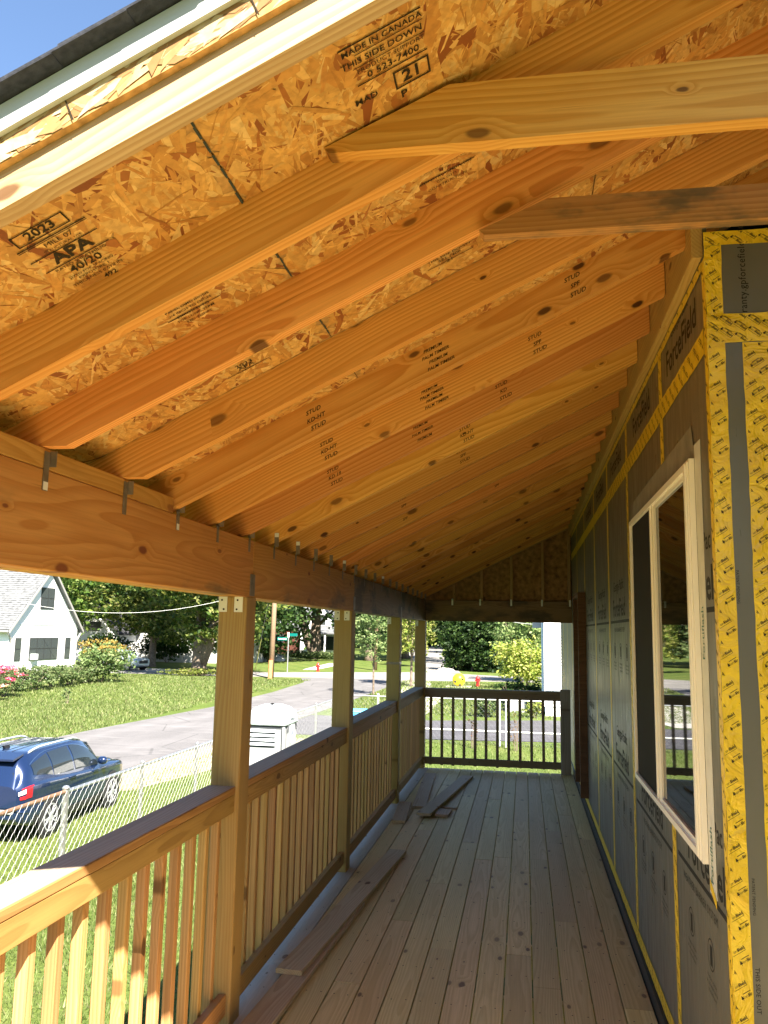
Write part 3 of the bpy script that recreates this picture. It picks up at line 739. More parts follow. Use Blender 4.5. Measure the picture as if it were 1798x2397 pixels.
# ================================================================= LOOSE PLANKS ON THE DECK
def plank(label, p0, p1, z, wdt=.14, thk=.025, up=(0,0,1)):
    p0, p1 = Vector((*p0, z if not isinstance(z, tuple) else z[0])), Vector((*p1, z if not isinstance(z, tuple) else z[1]))
    o = board('loose_plank', None, p0, p1, wdt, thk, up, M['loose'], ch=.003); tag(o, label, 'plank', 'loose planks lying on the deck'); return o
plank('long loose plank lying flat on the deck closest to the camera, half under another plank', (-1.245,2.7), (-1.1,5.5), .0145)
plank('long loose plank lying on another, its sawn near end before the second post', (-1.195,4.31), (-1.015,6.82), (.0405,.0165))
plank('short loose plank at the foot of the third post', (-1.165,7.84), (-1.225,8.7), .0145, .13)
plank('loose plank on the deck pointing to the far left corner post', (-1.06,8.52), (-1.17,10.5), .0145)
plank('loose plank lying aslant with a ragged near end and its far end raised', (-.965,8.09), (-.70,10.43), (.0405,.0165), .14)
plank('small plank offcut on the deck beside the slanting plank', (-.80,8.2), (-.785,8.46), .0145, .13, .024)
plank('thin stick of wood lying crosswise beside the plank offcut', (-.955,8.66), (-.69,8.58), .0095, .03, .015)
INSIDE = {o.name for o in col.objects}
# ================================================================= GROUND
def lawn_mat():
    m = NT('lawn', .9, .1); P = m.n('NewGeometry').outputs['Position']
    n = m.noise(P, .35, 4.); n2 = m.noise(P, 14., 4., .7); n3 = m.noise(m.vmath('MULTIPLY', P, (2.2,.35,1)), 1., 3.)
    c = m.mix(m.maprange(n, .3, .7), (.1,.14,.03), (.145,.17,.045))
    c = m.mix(m.maprange(n2, .3, .75, 0., .75), c, (.028,.062,.008))
    c = m.mix(m.maprange(n3, .45, .7, 0., .45), c, (.13,.15,.045))
    sp = m.n('SeparateXYZ'); m.l(P, sp.inputs[0]); stripe = m.math('SINE', m.math('ADD', m.math('MULTIPLY', m.math('ADD', sp.outputs[0], m.math('MULTIPLY', sp.outputs[1], .55)), 2.6), m.math('MULTIPLY', n, 3.)))
    c = m.mix(m.maprange(stripe, -.6, .8, 0., .4), c, (.06,.095,.02))
    m.color(c); m.bump(n2, .8, .05); return m.mat
M['lawn'] = lawn_mat()
def asphalt(name, c):
    m = NT(name, .85, .2); P = m.n('NewGeometry').outputs['Position']
    n = m.noise(P, 60., 3., .7); n2 = m.noise(m.vmath('MULTIPLY', P, (.9,.25,1)), 1., 4.)
    k = m.mix(m.maprange(n, .3, .7), tuple(x*.75 for x in c), tuple(x*1.25 for x in c))
    k = m.mix(m.maprange(n2, .4, .75, 0., .35), k, tuple(min(1,x*1.8) for x in c))
    vv = m.n('TexVoronoi', feature='DISTANCE_TO_EDGE'); m.l(m.vmath('ADD', P, m.vmath('MULTIPLY', m.n('TexNoise').outputs[1], (0,0,0))), vv.inputs['Vector']); vv.inputs['Scale'].default_value = .28
    k = m.mix(m.maprange(vv.outputs['Distance'], .012, .004, 0., .55), k, tuple(x*.45 for x in c))
    n4 = m.noise(m.vmath('MULTIPLY', P, (.35,1.6,1)), 1., 5., .7); k = m.mix(m.maprange(n4, .52, .66, 0., .5), k, tuple(min(1,x*1.7) for x in c))
    m.color(k); m.bump(n, .4, .01); return m.mat
M['asphalt'] = asphalt('lane_asphalt', (.125,.12,.12)); M['asphalt2'] = asphalt('driveway_asphalt', (.07,.068,.075)); M['street'] = asphalt('pale_street', (.2,.19,.175))
def sheet(name, pts, z, mat, label=None):
    b = MB(); b.add([(x, y, z) for x, y in pts], [tuple(range(len(pts)))]); o = b.build(name, mat); o['kind'] = 'structure'
    if label: o['label'] = label
    return o
S_ = 420
sheet('ground', [(-S_,-60),(S_,-60),(S_,S_*1.6),(-S_,S_*1.6)], GZ, M['lawn'])
sheet('road', [(-12.6,-30),(-8.2,-30),(-8.2,14),(-8.3,18),(-7.75,21),(-7.4,30),(-7.25,40),(-7.2,46),(-6.2,50.6),(-12.9,50.6),(-13.6,49.6),(-12.4,46),(-11.8,38),(-11.7,30),(-12.3,22)], GZ+.008, M['asphalt'])
sheet('street', [(-120,47),(-30,49),(-16.5,50.),(-12.9,50.6),(-6.2,50.6),(-1,52.2),(60,56),(60,63),(-1.5,58.6),(-7,61.6),(-13.7,57.8),(-18,55.2),(-30,55),(-120,53)], GZ+.004, M['street'])
sheet('driveway', [(-7.6,23.2),(-2.6,23.3),(14,25.6),(14,31.2),(.85,29.6),(-3.1,28.2),(-7.4,28.6)], GZ+.012, M['asphalt2'])
sheet('far_street', [(-7.0,61.),(-4.6,61.),(-6.3,75),(-11,110),(-18,190),(-24,190),(-17,120),(-10.2,78)], GZ+.006, M['street'])
sheet('sidewalk', [(-5.6,28.9),(-4.0,28.6),(-3.5,30.4),(-3.6,36),(-4.2,40),(-5.0,45),(-5.6,50),(-7.0,50),(-6.5,45),(-5.8,38),(-5.5,33)], GZ+.016, M['concrete'])
sheet('sidewalk', [(-16.4,60.2),(-15.4,60.1),(-15.6,66),(-16,73),(-17.4,73),(-16.9,66)], GZ+.016, M['concrete'])
sheet('path', [(-4.3,45.3),(-2.9,45.1),(-2.9,46.9),(-4.3,47.1)], GZ+.02, M['concrete'])
sheet('gravel_strip', [(-8.2,14),(-7.1,14.5),(-6.2,18.5),(-5.6,22.4),(-7.7,22.6),(-8.3,18)], GZ+.004, plain('dry_gravel', (.26,.22,.15), .9, .1, var=.3, scale=5))
sheet('side_drive', [(-60,51.5),(-25,52.2),(-19.5,53),(-19.5,55),(-25,56),(-60,56)], GZ+.01, M['concrete'])
# grass blades in the parts of the lawn close enough to show them
def blades(name, label, regions, seed, hgt=(.03,.075), wd=.006, cols=((.125,.165,.045),(.17,.2,.07),(.08,.12,.026),(.23,.225,.105))):
    r = np.random.RandomState(seed); V = []; C = []
    for (xa, xb, ya, yb, dens) in regions:
        n = int((xb-xa)*(yb-ya)*dens); x = r.uniform(xa, xb, n); y = r.uniform(ya, yb, n); a = r.uniform(0, 6.283, n); h = r.uniform(*hgt, n); l = r.uniform(.3, 1.1, n)*h*.8; b = r.uniform(0, 6.283, n)
        sc_ = wd*r.uniform(.7, 1.5, n)*(1+(y-6)*.028).clip(1, 3)
        P = np.zeros((n, 3, 3)); P[:,0,0] = x-np.cos(a)*sc_; P[:,0,1] = y-np.sin(a)*sc_; P[:,1,0] = x+np.cos(a)*sc_; P[:,1,1] = y+np.sin(a)*sc_; P[:,:2,2] = GZ-.002
        P[:,2,0] = x+np.cos(b)*l; P[:,2,1] = y+np.sin(b)*l; P[:,2,2] = GZ+h; V.append(P.reshape(-1, 3))
        c = np.array(cols)[r.choice(len(cols), n, p=[.4,.3,.2,.1])]*r.uniform(.8, 1.2, (n, 1)); C.append(np.repeat(np.c_[c, np.ones(n)], 3, 0))
    V = np.concatenate(V); C = np.concatenate(C); n = len(V)//3
    me = bpy.data.meshes.new(name); me.from_pydata(V.tolist(), [], [(i*3,i*3+1,i*3+2) for i in range(n)]); me.materials.append(M['leaf'])
    ca = me.color_attributes.new('chip', 'FLOAT_COLOR', 'POINT'); ca.data.foreach_set('color', C.ravel()); me.update()
    return tag(link(name, me), label, 'grass', kind='stuff')
def leaf_mat(name='leaf', tr=.35):
    m = NT(name, .55, .25); at = m.n('Attribute', attribute_name='chip'); m.color(at.outputs['Color'])
    tl = m.n('BsdfTranslucent'); hs = m.n('HueSaturation'); hs.inputs['Value'].default_value = 1.6; hs.inputs['Saturation'].default_value = 1.1; m.l(at.outputs['Color'], hs.inputs['Color']); m.l(hs.outputs[0], tl.inputs[0])
    mx = m.n('MixShader'); mx.inputs[0].default_value = tr; m.l(m.b.outputs[0], mx.inputs[1]); m.l(tl.outputs[0], mx.inputs[2]); m.l(mx.outputs[0], m.out.inputs[0]); return m.mat
M['leaf'] = leaf_mat()
M['bark'] = plain('tree_bark', (.16,.125,.095), .9, .1, var=.45, scale=9, bump=.9)
blades('grass_blades', 'short mown grass along the fence and beside the porch', [(-5.4,-1.5,3.5,9.,900),(-8.4,-1.5,9.,14.5,420),(-7.5,1.5,14.5,23.,220),(-5.6,-4.2,7,14,600)], 3)
blades('grass_blades', 'mown front lawn of the white gabled house across the lane', [(-21,-12.3,18,30,230),(-24,-12.5,30,48,95)], 4, (.05,.11), .012)
blades('grass_blades', 'mown lawn beyond the driveway around the young trees', [(-7.2,1,30,50,110)], 5, (.05,.11), .012)

# ================================================================= CHAIN LINK FENCE
def chain_mesh(mb, a, b, z0, z1, sp=.058, r=.0017):
    a, b = Vector(a), Vector(b); d = (b-a).normalized(); L = (b-a).length; nrm = Vector((-d.y, d.x, 0)); n = int(L/sp); rows = int((z1-z0)/(sp)); h = (z1-z0)/rows
    sec = [(math.cos(q)*r, math.sin(q)*r) for q in (.5, .5+2.094, .5+4.189)]
    for i in range(n):
        base = len(mb.v); pts = [(i*sp+(sp*.5 if (j+i) % 2 else -sp*.5)*.98+sp*.5, (.0035 if (j+i) % 2 else -.0035), z0+j*h) for j in range(rows+1)]
        for (s, off, z) in pts:
            for (u, v) in sec: mb.v.append(tuple(a+d*(s+u)+nrm*(off+v)+Vector((0,0,z-a.z))))
        for j in range(rows):
            for k in range(3):
                k2 = (k+1) % 3; mb.f.append((base+j*3+k, base+j*3+k2, base+j*3+3+k2, base+j*3+3+k)); mb.m.append(0)
FX = -4.87
fence = thing('chain_link_fence', 'galvanised chain link fence along the lawn beside the parked blue car', 'fence', (FX, 12, GZ))
for y in (4.81, 6.61, 8.41, 10.21, 12.01, 13.81, 15.61, 17.41, 19.21, 21.):
    b = MB(); big = abs(y-8.41) < .01; rr = .036 if big else .022
    b.tube([(FX, y, GZ-.1), (FX, y, .03)], rr, 10); b.lathe([(rr*1.15,0),(rr*1.15,.012),(rr*.7,.03)], (FX, y, .03), 10); po = b.build('fence_post', M['metal'], fence, smooth=False)
    b = MB()
    for z in (-.35, -.75): b.lathe([(rr+.006,-.012),(rr+.006,.012)], (FX, y, z), 10)
    b.build('fence_band', M['metal'], po)
b = MB(); b.tube([(FX, 2.5, .0), (FX, 8.38, .0)], .021, 10); b.build('top_rail', M['rust'], fence, label='rusty brown length of top rail')
b = MB(); b.tube([(FX, 8.38, .0), (FX+.0, 22.4, .0)], .02, 10); b.build('top_rail', M['metal'], fence)
b = MB(); chain_mesh(b, (FX+.028, 2.6, GZ+.03), (FX+.028, 22.4, GZ+.03), GZ+.03, .025); b.build('wire_mesh', M['wire'], fence)
fence2 = thing('chain_link_fence', 'chain link fence crossing behind the porch end in front of the driveway', 'fence', (-1, 22.4, GZ))
for x in (FX, -3.95, -2.5, -.66, -.5, 1.4):
    b = MB(); b.tube([(x, 22.42, GZ-.1), (x, 22.42, .05)], .026 if x in (FX, -3.95) else .018, 8); b.lathe([(.03,0),(.03,.015),(.012,.035)], (x, 22.42, .05), 8); b.build('fence_post', M['tagwhite'], fence2)
b = MB(); b.tube([(FX, 22.42, .01), (3.5, 22.42, .01)], .02, 8); b.build('top_rail', M['metal'], fence2)
b = MB(); b.tube([(-3.95, 22.42, -.80), (3.5, 22.42, -.81)], .017, 8); b.build('lower_rail', M['tagwhite'], fence2)
b = MB(); chain_mesh(b, (FX, 22.45, GZ+.03), (3.4, 22.45, GZ+.03), GZ+.03, .01, .07, .0023); b.build('wire_mesh', M['wire'], fence2)

# ================================================================= PORTABLE TOILET
pt_ = thing('portable_toilet', 'pale grey portable toilet with a white domed roof behind the railing', 'toilet', (-4.47, 14.5, GZ))
px0, px1, py0, py1 = -4.82, -4.13, 14.1, 14.86
M['ptgrey'] = plain('grey_plastic', (.3,.31,.315), .45, .4); M['ptwhite'] = plain('white_plastic', (.55,.6,.62), .4, .4); M['ptdark'] = plain('dark_plastic_and_shadow', (.05,.055,.06), .7, .2)
b = MB(); b.box((px0,py0,GZ), (px1,py1,.085)); b.build('cabin', M['ptgrey'], pt_)
b = MB(); b.box((px0-.03,py0-.03,GZ-.0), (px1+.03,py1+.03,GZ+.16)); b.build('skid', M['ptdark'], pt_)
n = 14; P = []; rows_ = [(0.,.04),(.03,.05),(.16,.02),(.26,-.08),(.31,-.22),(.325,-.36)]
b = MB()
def rrect(x0,x1,y0,y1,z,g):
    out = []; x0-=g; x1+=g; y0-=g; y1+=g; rad = .1
    for cx,cyy,a0 in ((x1-rad,y1-rad,0),(x0+rad,y1-rad,90),(x0+rad,y0+rad,180),(x1-rad,y0+rad,270)):
        for k in range(5): a = R(a0+k*22.5); out.append((cx+rad*math.cos(a), cyy+rad*math.sin(a), z))
    return out
vs_ = []; 
for h, g in rows_: vs_ += rrect(px0,px1,py0,py1,.1+h*1.05,g*.8)
k_ = 20; fs_ = [tuple(range(k_-1,-1,-1))]+[(i*k_+j, i*k_+(j+1)%k_, (i+1)*k_+(j+1)%k_, (i+1)*k_+j) for i in range(len(rows_)-1) for j in range(k_)]+[tuple((len(rows_)-1)*k_+j for j in range(k_))]
b.add(vs_, fs_); b.build('roof', M['ptwhite'], pt_, smooth=True)
b = MB(); b.box((px0+.05,py0-.006,.045), (px1-.06,py0-.0005,.09)); b.box((px1-.055,py0-.006,GZ+.2), (px1-.035,py0-.0005,.09)); b.build('seam', M['ptdark'], pt_)
for i in range(4):
    z = .0-i*.075; b = MB(); b.prism([(px0+.06,py0-.001,z+.035),(px0+.06,py0-.035,z-.012),(px0+.06,py0-.001,z-.02)], (px1-px0-.22,0,0)); b.build('louver', M['ptwhite'], pt_)
    b = MB(); b.box((px0+.06,py0-.004,z-.045), (px1-.16,py0-.001,z-.021)); b.build('louver_shadow', M['ptdark'], pt_)  # dark strip painted as the shadow below each louver
b = MB(); n = 16; yc = (py0+py1)/2
pr = [(px1+.012, yc-.27, GZ+.1), (px1+.012, yc+.27, GZ+.1)]+[(px1+.012, yc+.27*math.cos(R(a)), -.02+.27*math.sin(R(a))*.8) for a in range(0, 181, 15)]
b.prism(pr, (.014,0,0)); do = b.build('door', M['ptgrey'], pt_)
b = MB()
for rr_ in (.28, .245):
    pts = [(px1+.03, yc+rr_*math.cos(R(a)), -.02+rr_*.8*math.sin(R(a))) for a in range(0, 181, 12)]; b.tube(pts, .009, 5)
b.build('door_trim', M['ptdark'], do)
b = MB(); b.prism([(px1+.028,yc-.13,.05),(px1+.028,yc-.1,-.2),(px1+.028,yc,-.26),(px1+.028,yc+.1,-.2),(px1+.028,yc+.13,.05),(px1+.028,yc,.1)], (.004,0,0)); sg = b.build('sign', M['ptwhite'], do)
b = MB(); nx, ny = Vector((0,1,0)), Vector((0,0,1)); o = Vector((px1+.0335, yc, -.09)); nx *= .75; ny *= .75; ring(b, o+ny*.125, nx, ny, .028, .027); put_quad(b, o, nx, ny, -.03,-.02,.03,.09); put_quad(b, o, nx, ny, -.022,-.12,-.004,-.02); put_quad(b, o, nx, ny, .004,-.12,.022,-.02); put_quad(b, o, nx, ny, -.05,0,-.034,.085); put_quad(b, o, nx, ny, .034,0,.05,.085)
b.build('pictogram', plain('navy_print', (.05,.05,.14), .5), sg)

# ================================================================= CARS
def crom(xs, ys, x):
    i = max(0, min(len(xs)-2, next((k for k in range(len(xs)-1) if x <= xs[k+1]), len(xs)-2)))
    t = (x-xs[i])/(xs[i+1]-xs[i]); p1, p2 = ys[i], ys[i+1]
    m1 = (ys[i+1]-ys[i-1])/(xs[i+1]-xs[i-1])*(xs[i+1]-xs[i]) if i > 0 else p2-p1
    m2 = (ys[i+2]-ys[i])/(xs[i+2]-xs[i])*(xs[i+1]-xs[i]) if i+2 < len(xs) else p2-p1
    return (2*t**3-3*t*t+1)*p1+(t**3-2*t*t+t)*m1+(-2*t**3+3*t*t)*p2+(t**3-t*t)*m2
CX = [-2.31,-2.26,-2.12,-1.9,-1.5,-1.,-.4,.2,.62,.98,1.15,1.6,2.0,2.2,2.3]
CW = [.74,.83,.885,.905,.918,.92,.92,.92,.918,.912,.91,.895,.85,.78,.66]
CB = [1.02,1.06,1.10,1.105,1.10,1.075,1.05,1.025,1.01,1.0,.99,.965,.92,.86,.78]
CZ = [.5,.42,.36,.3,.25,.22,.21,.21,.21,.22,.23,.26,.32,.38,.46]
CR = [1.08,1.2,1.5,1.615,1.645,1.655,1.655,1.63,1.5,1.18,1.06,1.03,.985,.92,.84]
CRW = [.66,.64,.61,.61,.62,.625,.625,.615,.61,.64,.66,.64,.6,.55,.48]
def section(x):
    w_, bl, zb_, rz, rw = (crom(CX, a, x) for a in (CW, CB, CZ, CR, CRW))
    rz = max(rz, bl+.03)
    g = min(1, max(0, (rz-bl-.05)/.4))
    mid = (w_*.955+(rw-w_*.955)*.5+.035*g, bl+(rz-bl)*.5)
    return [(0,zb_),(w_*.8,zb_),(w_*.96,zb_+.05),(w_*.995,zb_+.2),(w_*1.0,.62),(w_*.985,.82),(w_*.99,bl-.08),(w_*.955,bl),mid,(rw+.015,rz-.065),(rw-.06,rz-.012),(rw*.5,rz+.012),(0,rz+.018)]
def surf(x, v):
    S = section(x); ks = list(range(len(S)))
    return crom(ks, [p[0] for p in S], v), crom(ks, [p[1] for p in S], v)
def patch(xs, vs, side, off):
    """patch of the body skin pushed out by off; xs/vs may be functions of the other parameter"""
    b = MB(); nu, nv = 12, 6; P = []
    for i in range(nu+1):
        for j in range(nv+1):
            vv = vs[0](i/nu)+(vs[1](i/nu)-vs[0](i/nu))*j/nv; x = xs[0]+(xs[1]-xs[0])*i/nu
            y, z = surf(x, vv); y2, z2 = surf(x, vv+.05); x2, _ = surf(x+.03, vv)
            n = Vector((-(x2-y)/.03, 1, 0)).normalized(); tz = Vector((0, y2-y, z2-z)).normalized(); nn = Vector((n.x, tz.z, -tz.y)).normalized()
            q = Vector((x, y, z))+nn*off; P.append((q.x, q.y*side, q.z))
    b.add(P, [(i*(nv+1)+j, i*(nv+1)+j+1, (i+1)*(nv+1)+j+1, (i+1)*(nv+1)+j) for i in range(nu) for j in range(nv)]); return b
def make_suv(label, paint, loc, rz, rails=True, k=1/1.37):
    t = thing('parked_car', label, 'car', loc, rz, 'parked cars'); mw = WM[t.name] @ Matrix.Diagonal((k, k, k, 1)); t.matrix_basis = mw; WM[t.name] = mw
    def add(b, name, mat, parent=None, smooth=True): return b.build(name, mat, parent or t, mw, smooth)
    b = MB(); n = 64; vv = [i/3 for i in range(12*3+1)]; nv = len(vv); P = []
    for i in range(n+1):
        x = -2.31+4.61*i/n
        ring_ = [surf(x, v) for v in vv]; P += [(x, y, z) for y, z in ring_]
    m2 = len(P); P2 = [(x, -y, z) for x, y, z in P]
    f = [(i*nv+j, (i+1)*nv+j, (i+1)*nv+j+1, i*nv+j+1) for i in range(n) for j in range(nv-1)]
    b.add(P, f); b.add(P2, [tuple(reversed(q)) for q in f])
    for x_ in (0, n):
        c = [P[x_*nv+j] for j in range(nv)]; b.add(c+[(x,-y,z) for x,y,z in reversed(c)], [tuple(range(2*nv))])
    body = add(b, 'body', paint)
    K = lambda c: (lambda q: c)
    lin = lambda a, c: (lambda q: a+(c-a)*q)
    for s in (-1, 1):
        add(patch((-1.92,-1.27), (lin(7.55,7.25), lin(8.25,8.75)), s, .006), 'quarter_window', CM['glass'])
        add(patch((-1.22,-.42), (K(7.2), lin(8.8,8.88)), s, .006), 'door_window', CM['glass'])
        add(patch((-.34,.66), (K(7.2), lambda q: 8.88-max(0,q-.35)**1.3*1.5), s, .006), 'door_window', CM['glass'])
        add(patch((-1.95,.72), (lin(8.42,8.25) if 0 else (lambda q: 8.3+min(.66,q*3)-max(0,q-.6)**1.3*2.6), lambda q: 8.36+min(.66,q*3)-max(0,q-.6)**1.3*2.6), s, .009), 'window_chrome', CM['chrome'])
        add(patch((-2.24,2.1), (K(1.6), K(3.1)), s, .008), 'sill_cladding', CM['trim'])
        for x_ in (-1.36, 1.365):
            b = MB(); b.lathe([(.41,-.02),(.43,.004),(.385,.012),(.0,.012)] if s > 0 else [(.0,-.012),(.385,-.012),(.43,-.004),(.41,.02)], (x_, s*.905, .37), 28, 'y'); add(b, 'wheel_arch', CM['trim'], smooth=False)
            b = MB(); b.lathe([(r__, s*h__) for r__, h__ in ((.30,-.12),(.355,-.105),(.36,-.03),(.355,.03),(.31,.045),(.25,.04))], (x_, s*.885, .36), 28, 'y'); wh = add(b, 'wheel', CM['tyre'])
            b = MB(); b.lathe([(r__, s*h__) for r__, h__ in ((.252,-.02),(.262,.05),(.235,.05),(.225,.0))], (x_, s*.885, .36), 28, 'y')
            for k in range(10):
                a = 2*math.pi*k/10+(.09 if k % 2 else -.09); ca, sa = math.cos(a), math.sin(a); yy = s*.885+s*.04
                b.prism([(x_+ca*.05-sa*.018, yy, .36+sa*.05+ca*.018), (x_+ca*.24-sa*.012, yy, .36+sa*.24+ca*.012), (x_+ca*.24+sa*.012, yy, .36+sa*.24-ca*.012), (x_+ca*.05+sa*.018, yy, .36+sa*.05-ca*.018)], (0, s*.012, 0))
            b.lathe([(.06,.03 if s > 0 else -.055),(.06,.055 if s > 0 else -.03)], (x_, s*.885, .36), 12, 'y'); add(b, 'rim', CM['rim'], wh, smooth=False)
        for x_ in (-.55, .48):
            y, z = surf(x_, 5.9); b = MB(); b.prism([(x_-.11, s*(y+.002), z-.0), (x_+.11, s*(y+.002), z), (x_+.1, s*(y+.03), z+.012), (x_-.1, s*(y+.03), z+.012)], (0,0,.028)); add(b, 'door_handle', paint, smooth=False)
        y, z = surf(.7, 7.2); b = MB(); b.lathe([(.015,-.1),(.06,-.09),(.085,-.04),(.085,.05),(.055,.09),(.01,.1)], (.72, s*(y+.09), z+.08), 12, 'y'); add(b, 'side_mirror', paint)
        if rails:
            b = MB(); pts = []; 
            for q in range(13): x_ = -1.75+2.05*q/12; y, z = surf(x_, 9.75); pts.append((x_, s*y, z+.005+.05*min(1, 4*min(q, 12-q)/6)))
            b.tube(pts, .021, 8); add(b, 'roof_rail', CM['silver'])
        # tail lamp: a bracket shape wrapping round the corner
        add(patch((-2.27,-2.0), (K(6.35), K(6.72)), s, .011), 'tail_lamp', CM['red'])
        add(patch((-2.2,-2.05), (K(5.2), K(6.3)), s, .011), 'tail_lamp', CM['red'])
        add(patch((-2.285,-2.2), (K(5.15), K(5.5)), s, .012), 'tail_lamp', CM['red'])
        add(patch((-2.3,-2.21), (K(5.7), K(6.3)), s, .011), 'lamp_lens', CM['white'])
    b = MB(); b.prism([(-2.20,-.58,1.30),(-2.09,-.56,1.50),(-2.09,.56,1.50),(-2.20,.58,1.30),(-2.275,.62,1.09),(-2.275,-.62,1.09)], (-.012,0,.004)); add(b, 'rear_window', CM['glass'], smooth=False)
    b = MB(); b.prism([(-1.95,-.6,1.632),(-2.26,-.58,1.56),(-2.26,.58,1.56),(-1.95,.6,1.632)], (0,0,-.035)); add(b, 'rear_spoiler', paint, smooth=False)
    b = MB(); b.prism([(.64,-.58,1.5),(1.0,-.68,1.1),(1.0,.68,1.1),(.64,.58,1.5)], (.02,0,.02)); add(b, 'windscreen', CM['glass'], smooth=False)
    b = MB(); b.prism([(-2.30,-.7,.62),(-2.34,-.66,.60),(-2.34,.66,.60),(-2.30,.7,.62)], (0,0,.05)); b.prism([(-2.3,-.3,.75),(-2.325,-.3,.75),(-2.325,.3,.75),(-2.3,.3,.75)], (0,0,.16)); add(b, 'rear_bumper_trim', CM['silver'], smooth=False)
    b = MB(); b.prism([(-1.62,-.02,1.655),(-1.44,-.025,1.66),(-1.44,.025,1.66),(-1.62,.02,1.655)], (-.05,0,.06)); add(b, 'antenna_fin', CM['trim'], smooth=False)
    for s in (-1, 1):
        for v_ in (-.30, .18): 
            b = MB(); pts = [(-1.85+2.0*q/10, s*abs(v_)*1.0 if 0 else s*(.16+.14*(v_ > 0)), surf(-1.85+2.0*q/10, 11.3)[1]+.004) for q in range(11)]; b.tube(pts, .004, 4); add(b, 'roof_groove', CM['trim'], smooth=False)
    b = MB(); b.prism([(2.27,-.5,.55),(2.33,-.45,.6),(2.33,.45,.6),(2.27,.5,.55)], (0,0,.22)); add(b, 'grille', CM['trim'], smooth=False)
    return t
CM = dict(glass=plain('car_glass', (.015,.02,.022), .03, .8), trim=plain('black_trim', (.02,.02,.021), .5, .4), tyre=plain('tyre_rubber', (.022,.022,.022), .8, .2), chrome=plain('car_chrome', (.62,.64,.66), .16, .5, metal=1.), silver=plain('silver_rail', (.72,.74,.76), .28, .5, metal=.6),
  rim=plain('silver_alloy', (.36,.37,.38), .35, .5, metal=.25), red=plain('red_lamp_lens', (.42,.012,.02), .12, .6), white=plain('clear_lamp_lens', (.7,.62,.62), .1, .6))
M['blue'] = plain('blue_car_paint', (.009,.023,.075), .22, .5, metal=.4, coat=1.); M['pale'] = plain('pale_silver_paint', (.5,.56,.6), .3, .5, metal=.3, coat=.6)
make_suv('metallic blue sport utility car parked on the grass behind the fence', M['blue'], (-7.4, 12.11, GZ), R(93.3))
make_suv('pale silver car parked behind the rounded orange-tipped bush', M['pale'], (-27.4, 53.4, GZ), R(-18), rails=False, k=.85)

# ================================================================= VEGETATION
def leaves(name, parent, blobs, n, size, seed, cols, pw=None, zmin=None, flat=.0, label=None):
    """leaf-sized faces clustered through the volume of several ellipsoids (cx,cy,cz,rx,ry,rz)"""
    r = np.random.RandomState(seed); B = np.array(blobs, float); vol = B[:,3]*B[:,4]*B[:,5]; vol = vol**.8; nb = r.multinomial(n, vol/vol.sum())
    C = []
    for b, k in zip(B, nb):
        ncl = max(4, k//26); d = r.normal(size=(ncl, 3)); d /= np.linalg.norm(d, axis=1)[:,None]; rad = r.uniform(.25, 1., ncl)**.45*r.uniform(.85, 1.12, ncl)
        cc = b[:3]+d*rad[:,None]*b[3:6]; i = r.randint(0, ncl, k); C.append(cc[i]+r.normal(0, .15, (k, 3))*b[3:6]*np.array([1,1,.8]))
    C = np.concatenate(C)
    if zmin is not None: C = C[C[:,2] > zmin]
    m = len(C); a = r.normal(size=(m, 3)); a[:,2] *= .6; a /= np.linalg.norm(a, axis=1)[:,None]; t = r.normal(size=(m, 3)); t[:,2] += .0; b_ = np.cross(a, t); b_ /= np.linalg.norm(b_, axis=1)[:,None]
    s = size*r.uniform(.6, 1.35, m)[:,None]; V = np.zeros((m, 4, 3)); V[:,0] = C-a*s; V[:,1] = C-b_*s*.55; V[:,2] = C+a*s; V[:,3] = C+b_*s*.55
    cols = np.array(cols); cl = cols[r.choice(len(cols), m, p=pw)]*r.uniform(.75, 1.25, (m, 1)); K = np.repeat(np.c_[cl, np.ones(m)], 4, 0)
    me = bpy.data.meshes.new(name); me.from_pydata(V.reshape(-1,3).tolist(), [], [(i*4,i*4+1,i*4+2,i*4+3) for i in range(m)]); me.materials.append(M['leaf'])
    ca = me.color_attributes.new('chip', 'FLOAT_COLOR', 'POINT'); ca.data.foreach_set('color', K.ravel()); me.update()
    return link(name, me, parent, label=label)
G_MID = [(.055,.105,.018),(.085,.14,.024),(.035,.075,.012),(.12,.16,.035)]; G_DARK = [(.022,.05,.012),(.035,.07,.016),(.015,.035,.009),(.05,.085,.02)]; G_YEL = [(.14,.17,.03),(.18,.2,.045),(.09,.13,.022),(.22,.22,.07)]
G_MIX = [(.1,.135,.026),(.05,.085,.016),(.14,.17,.035),(.03,.06,.012),(.19,.2,.06)]
G_SOFT = [(.09,.13,.045),(.12,.16,.06),(.06,.1,.03),(.15,.18,.075)]
br = lambda P, k: [tuple(min(.6, c*k) for c in q) for q in P]
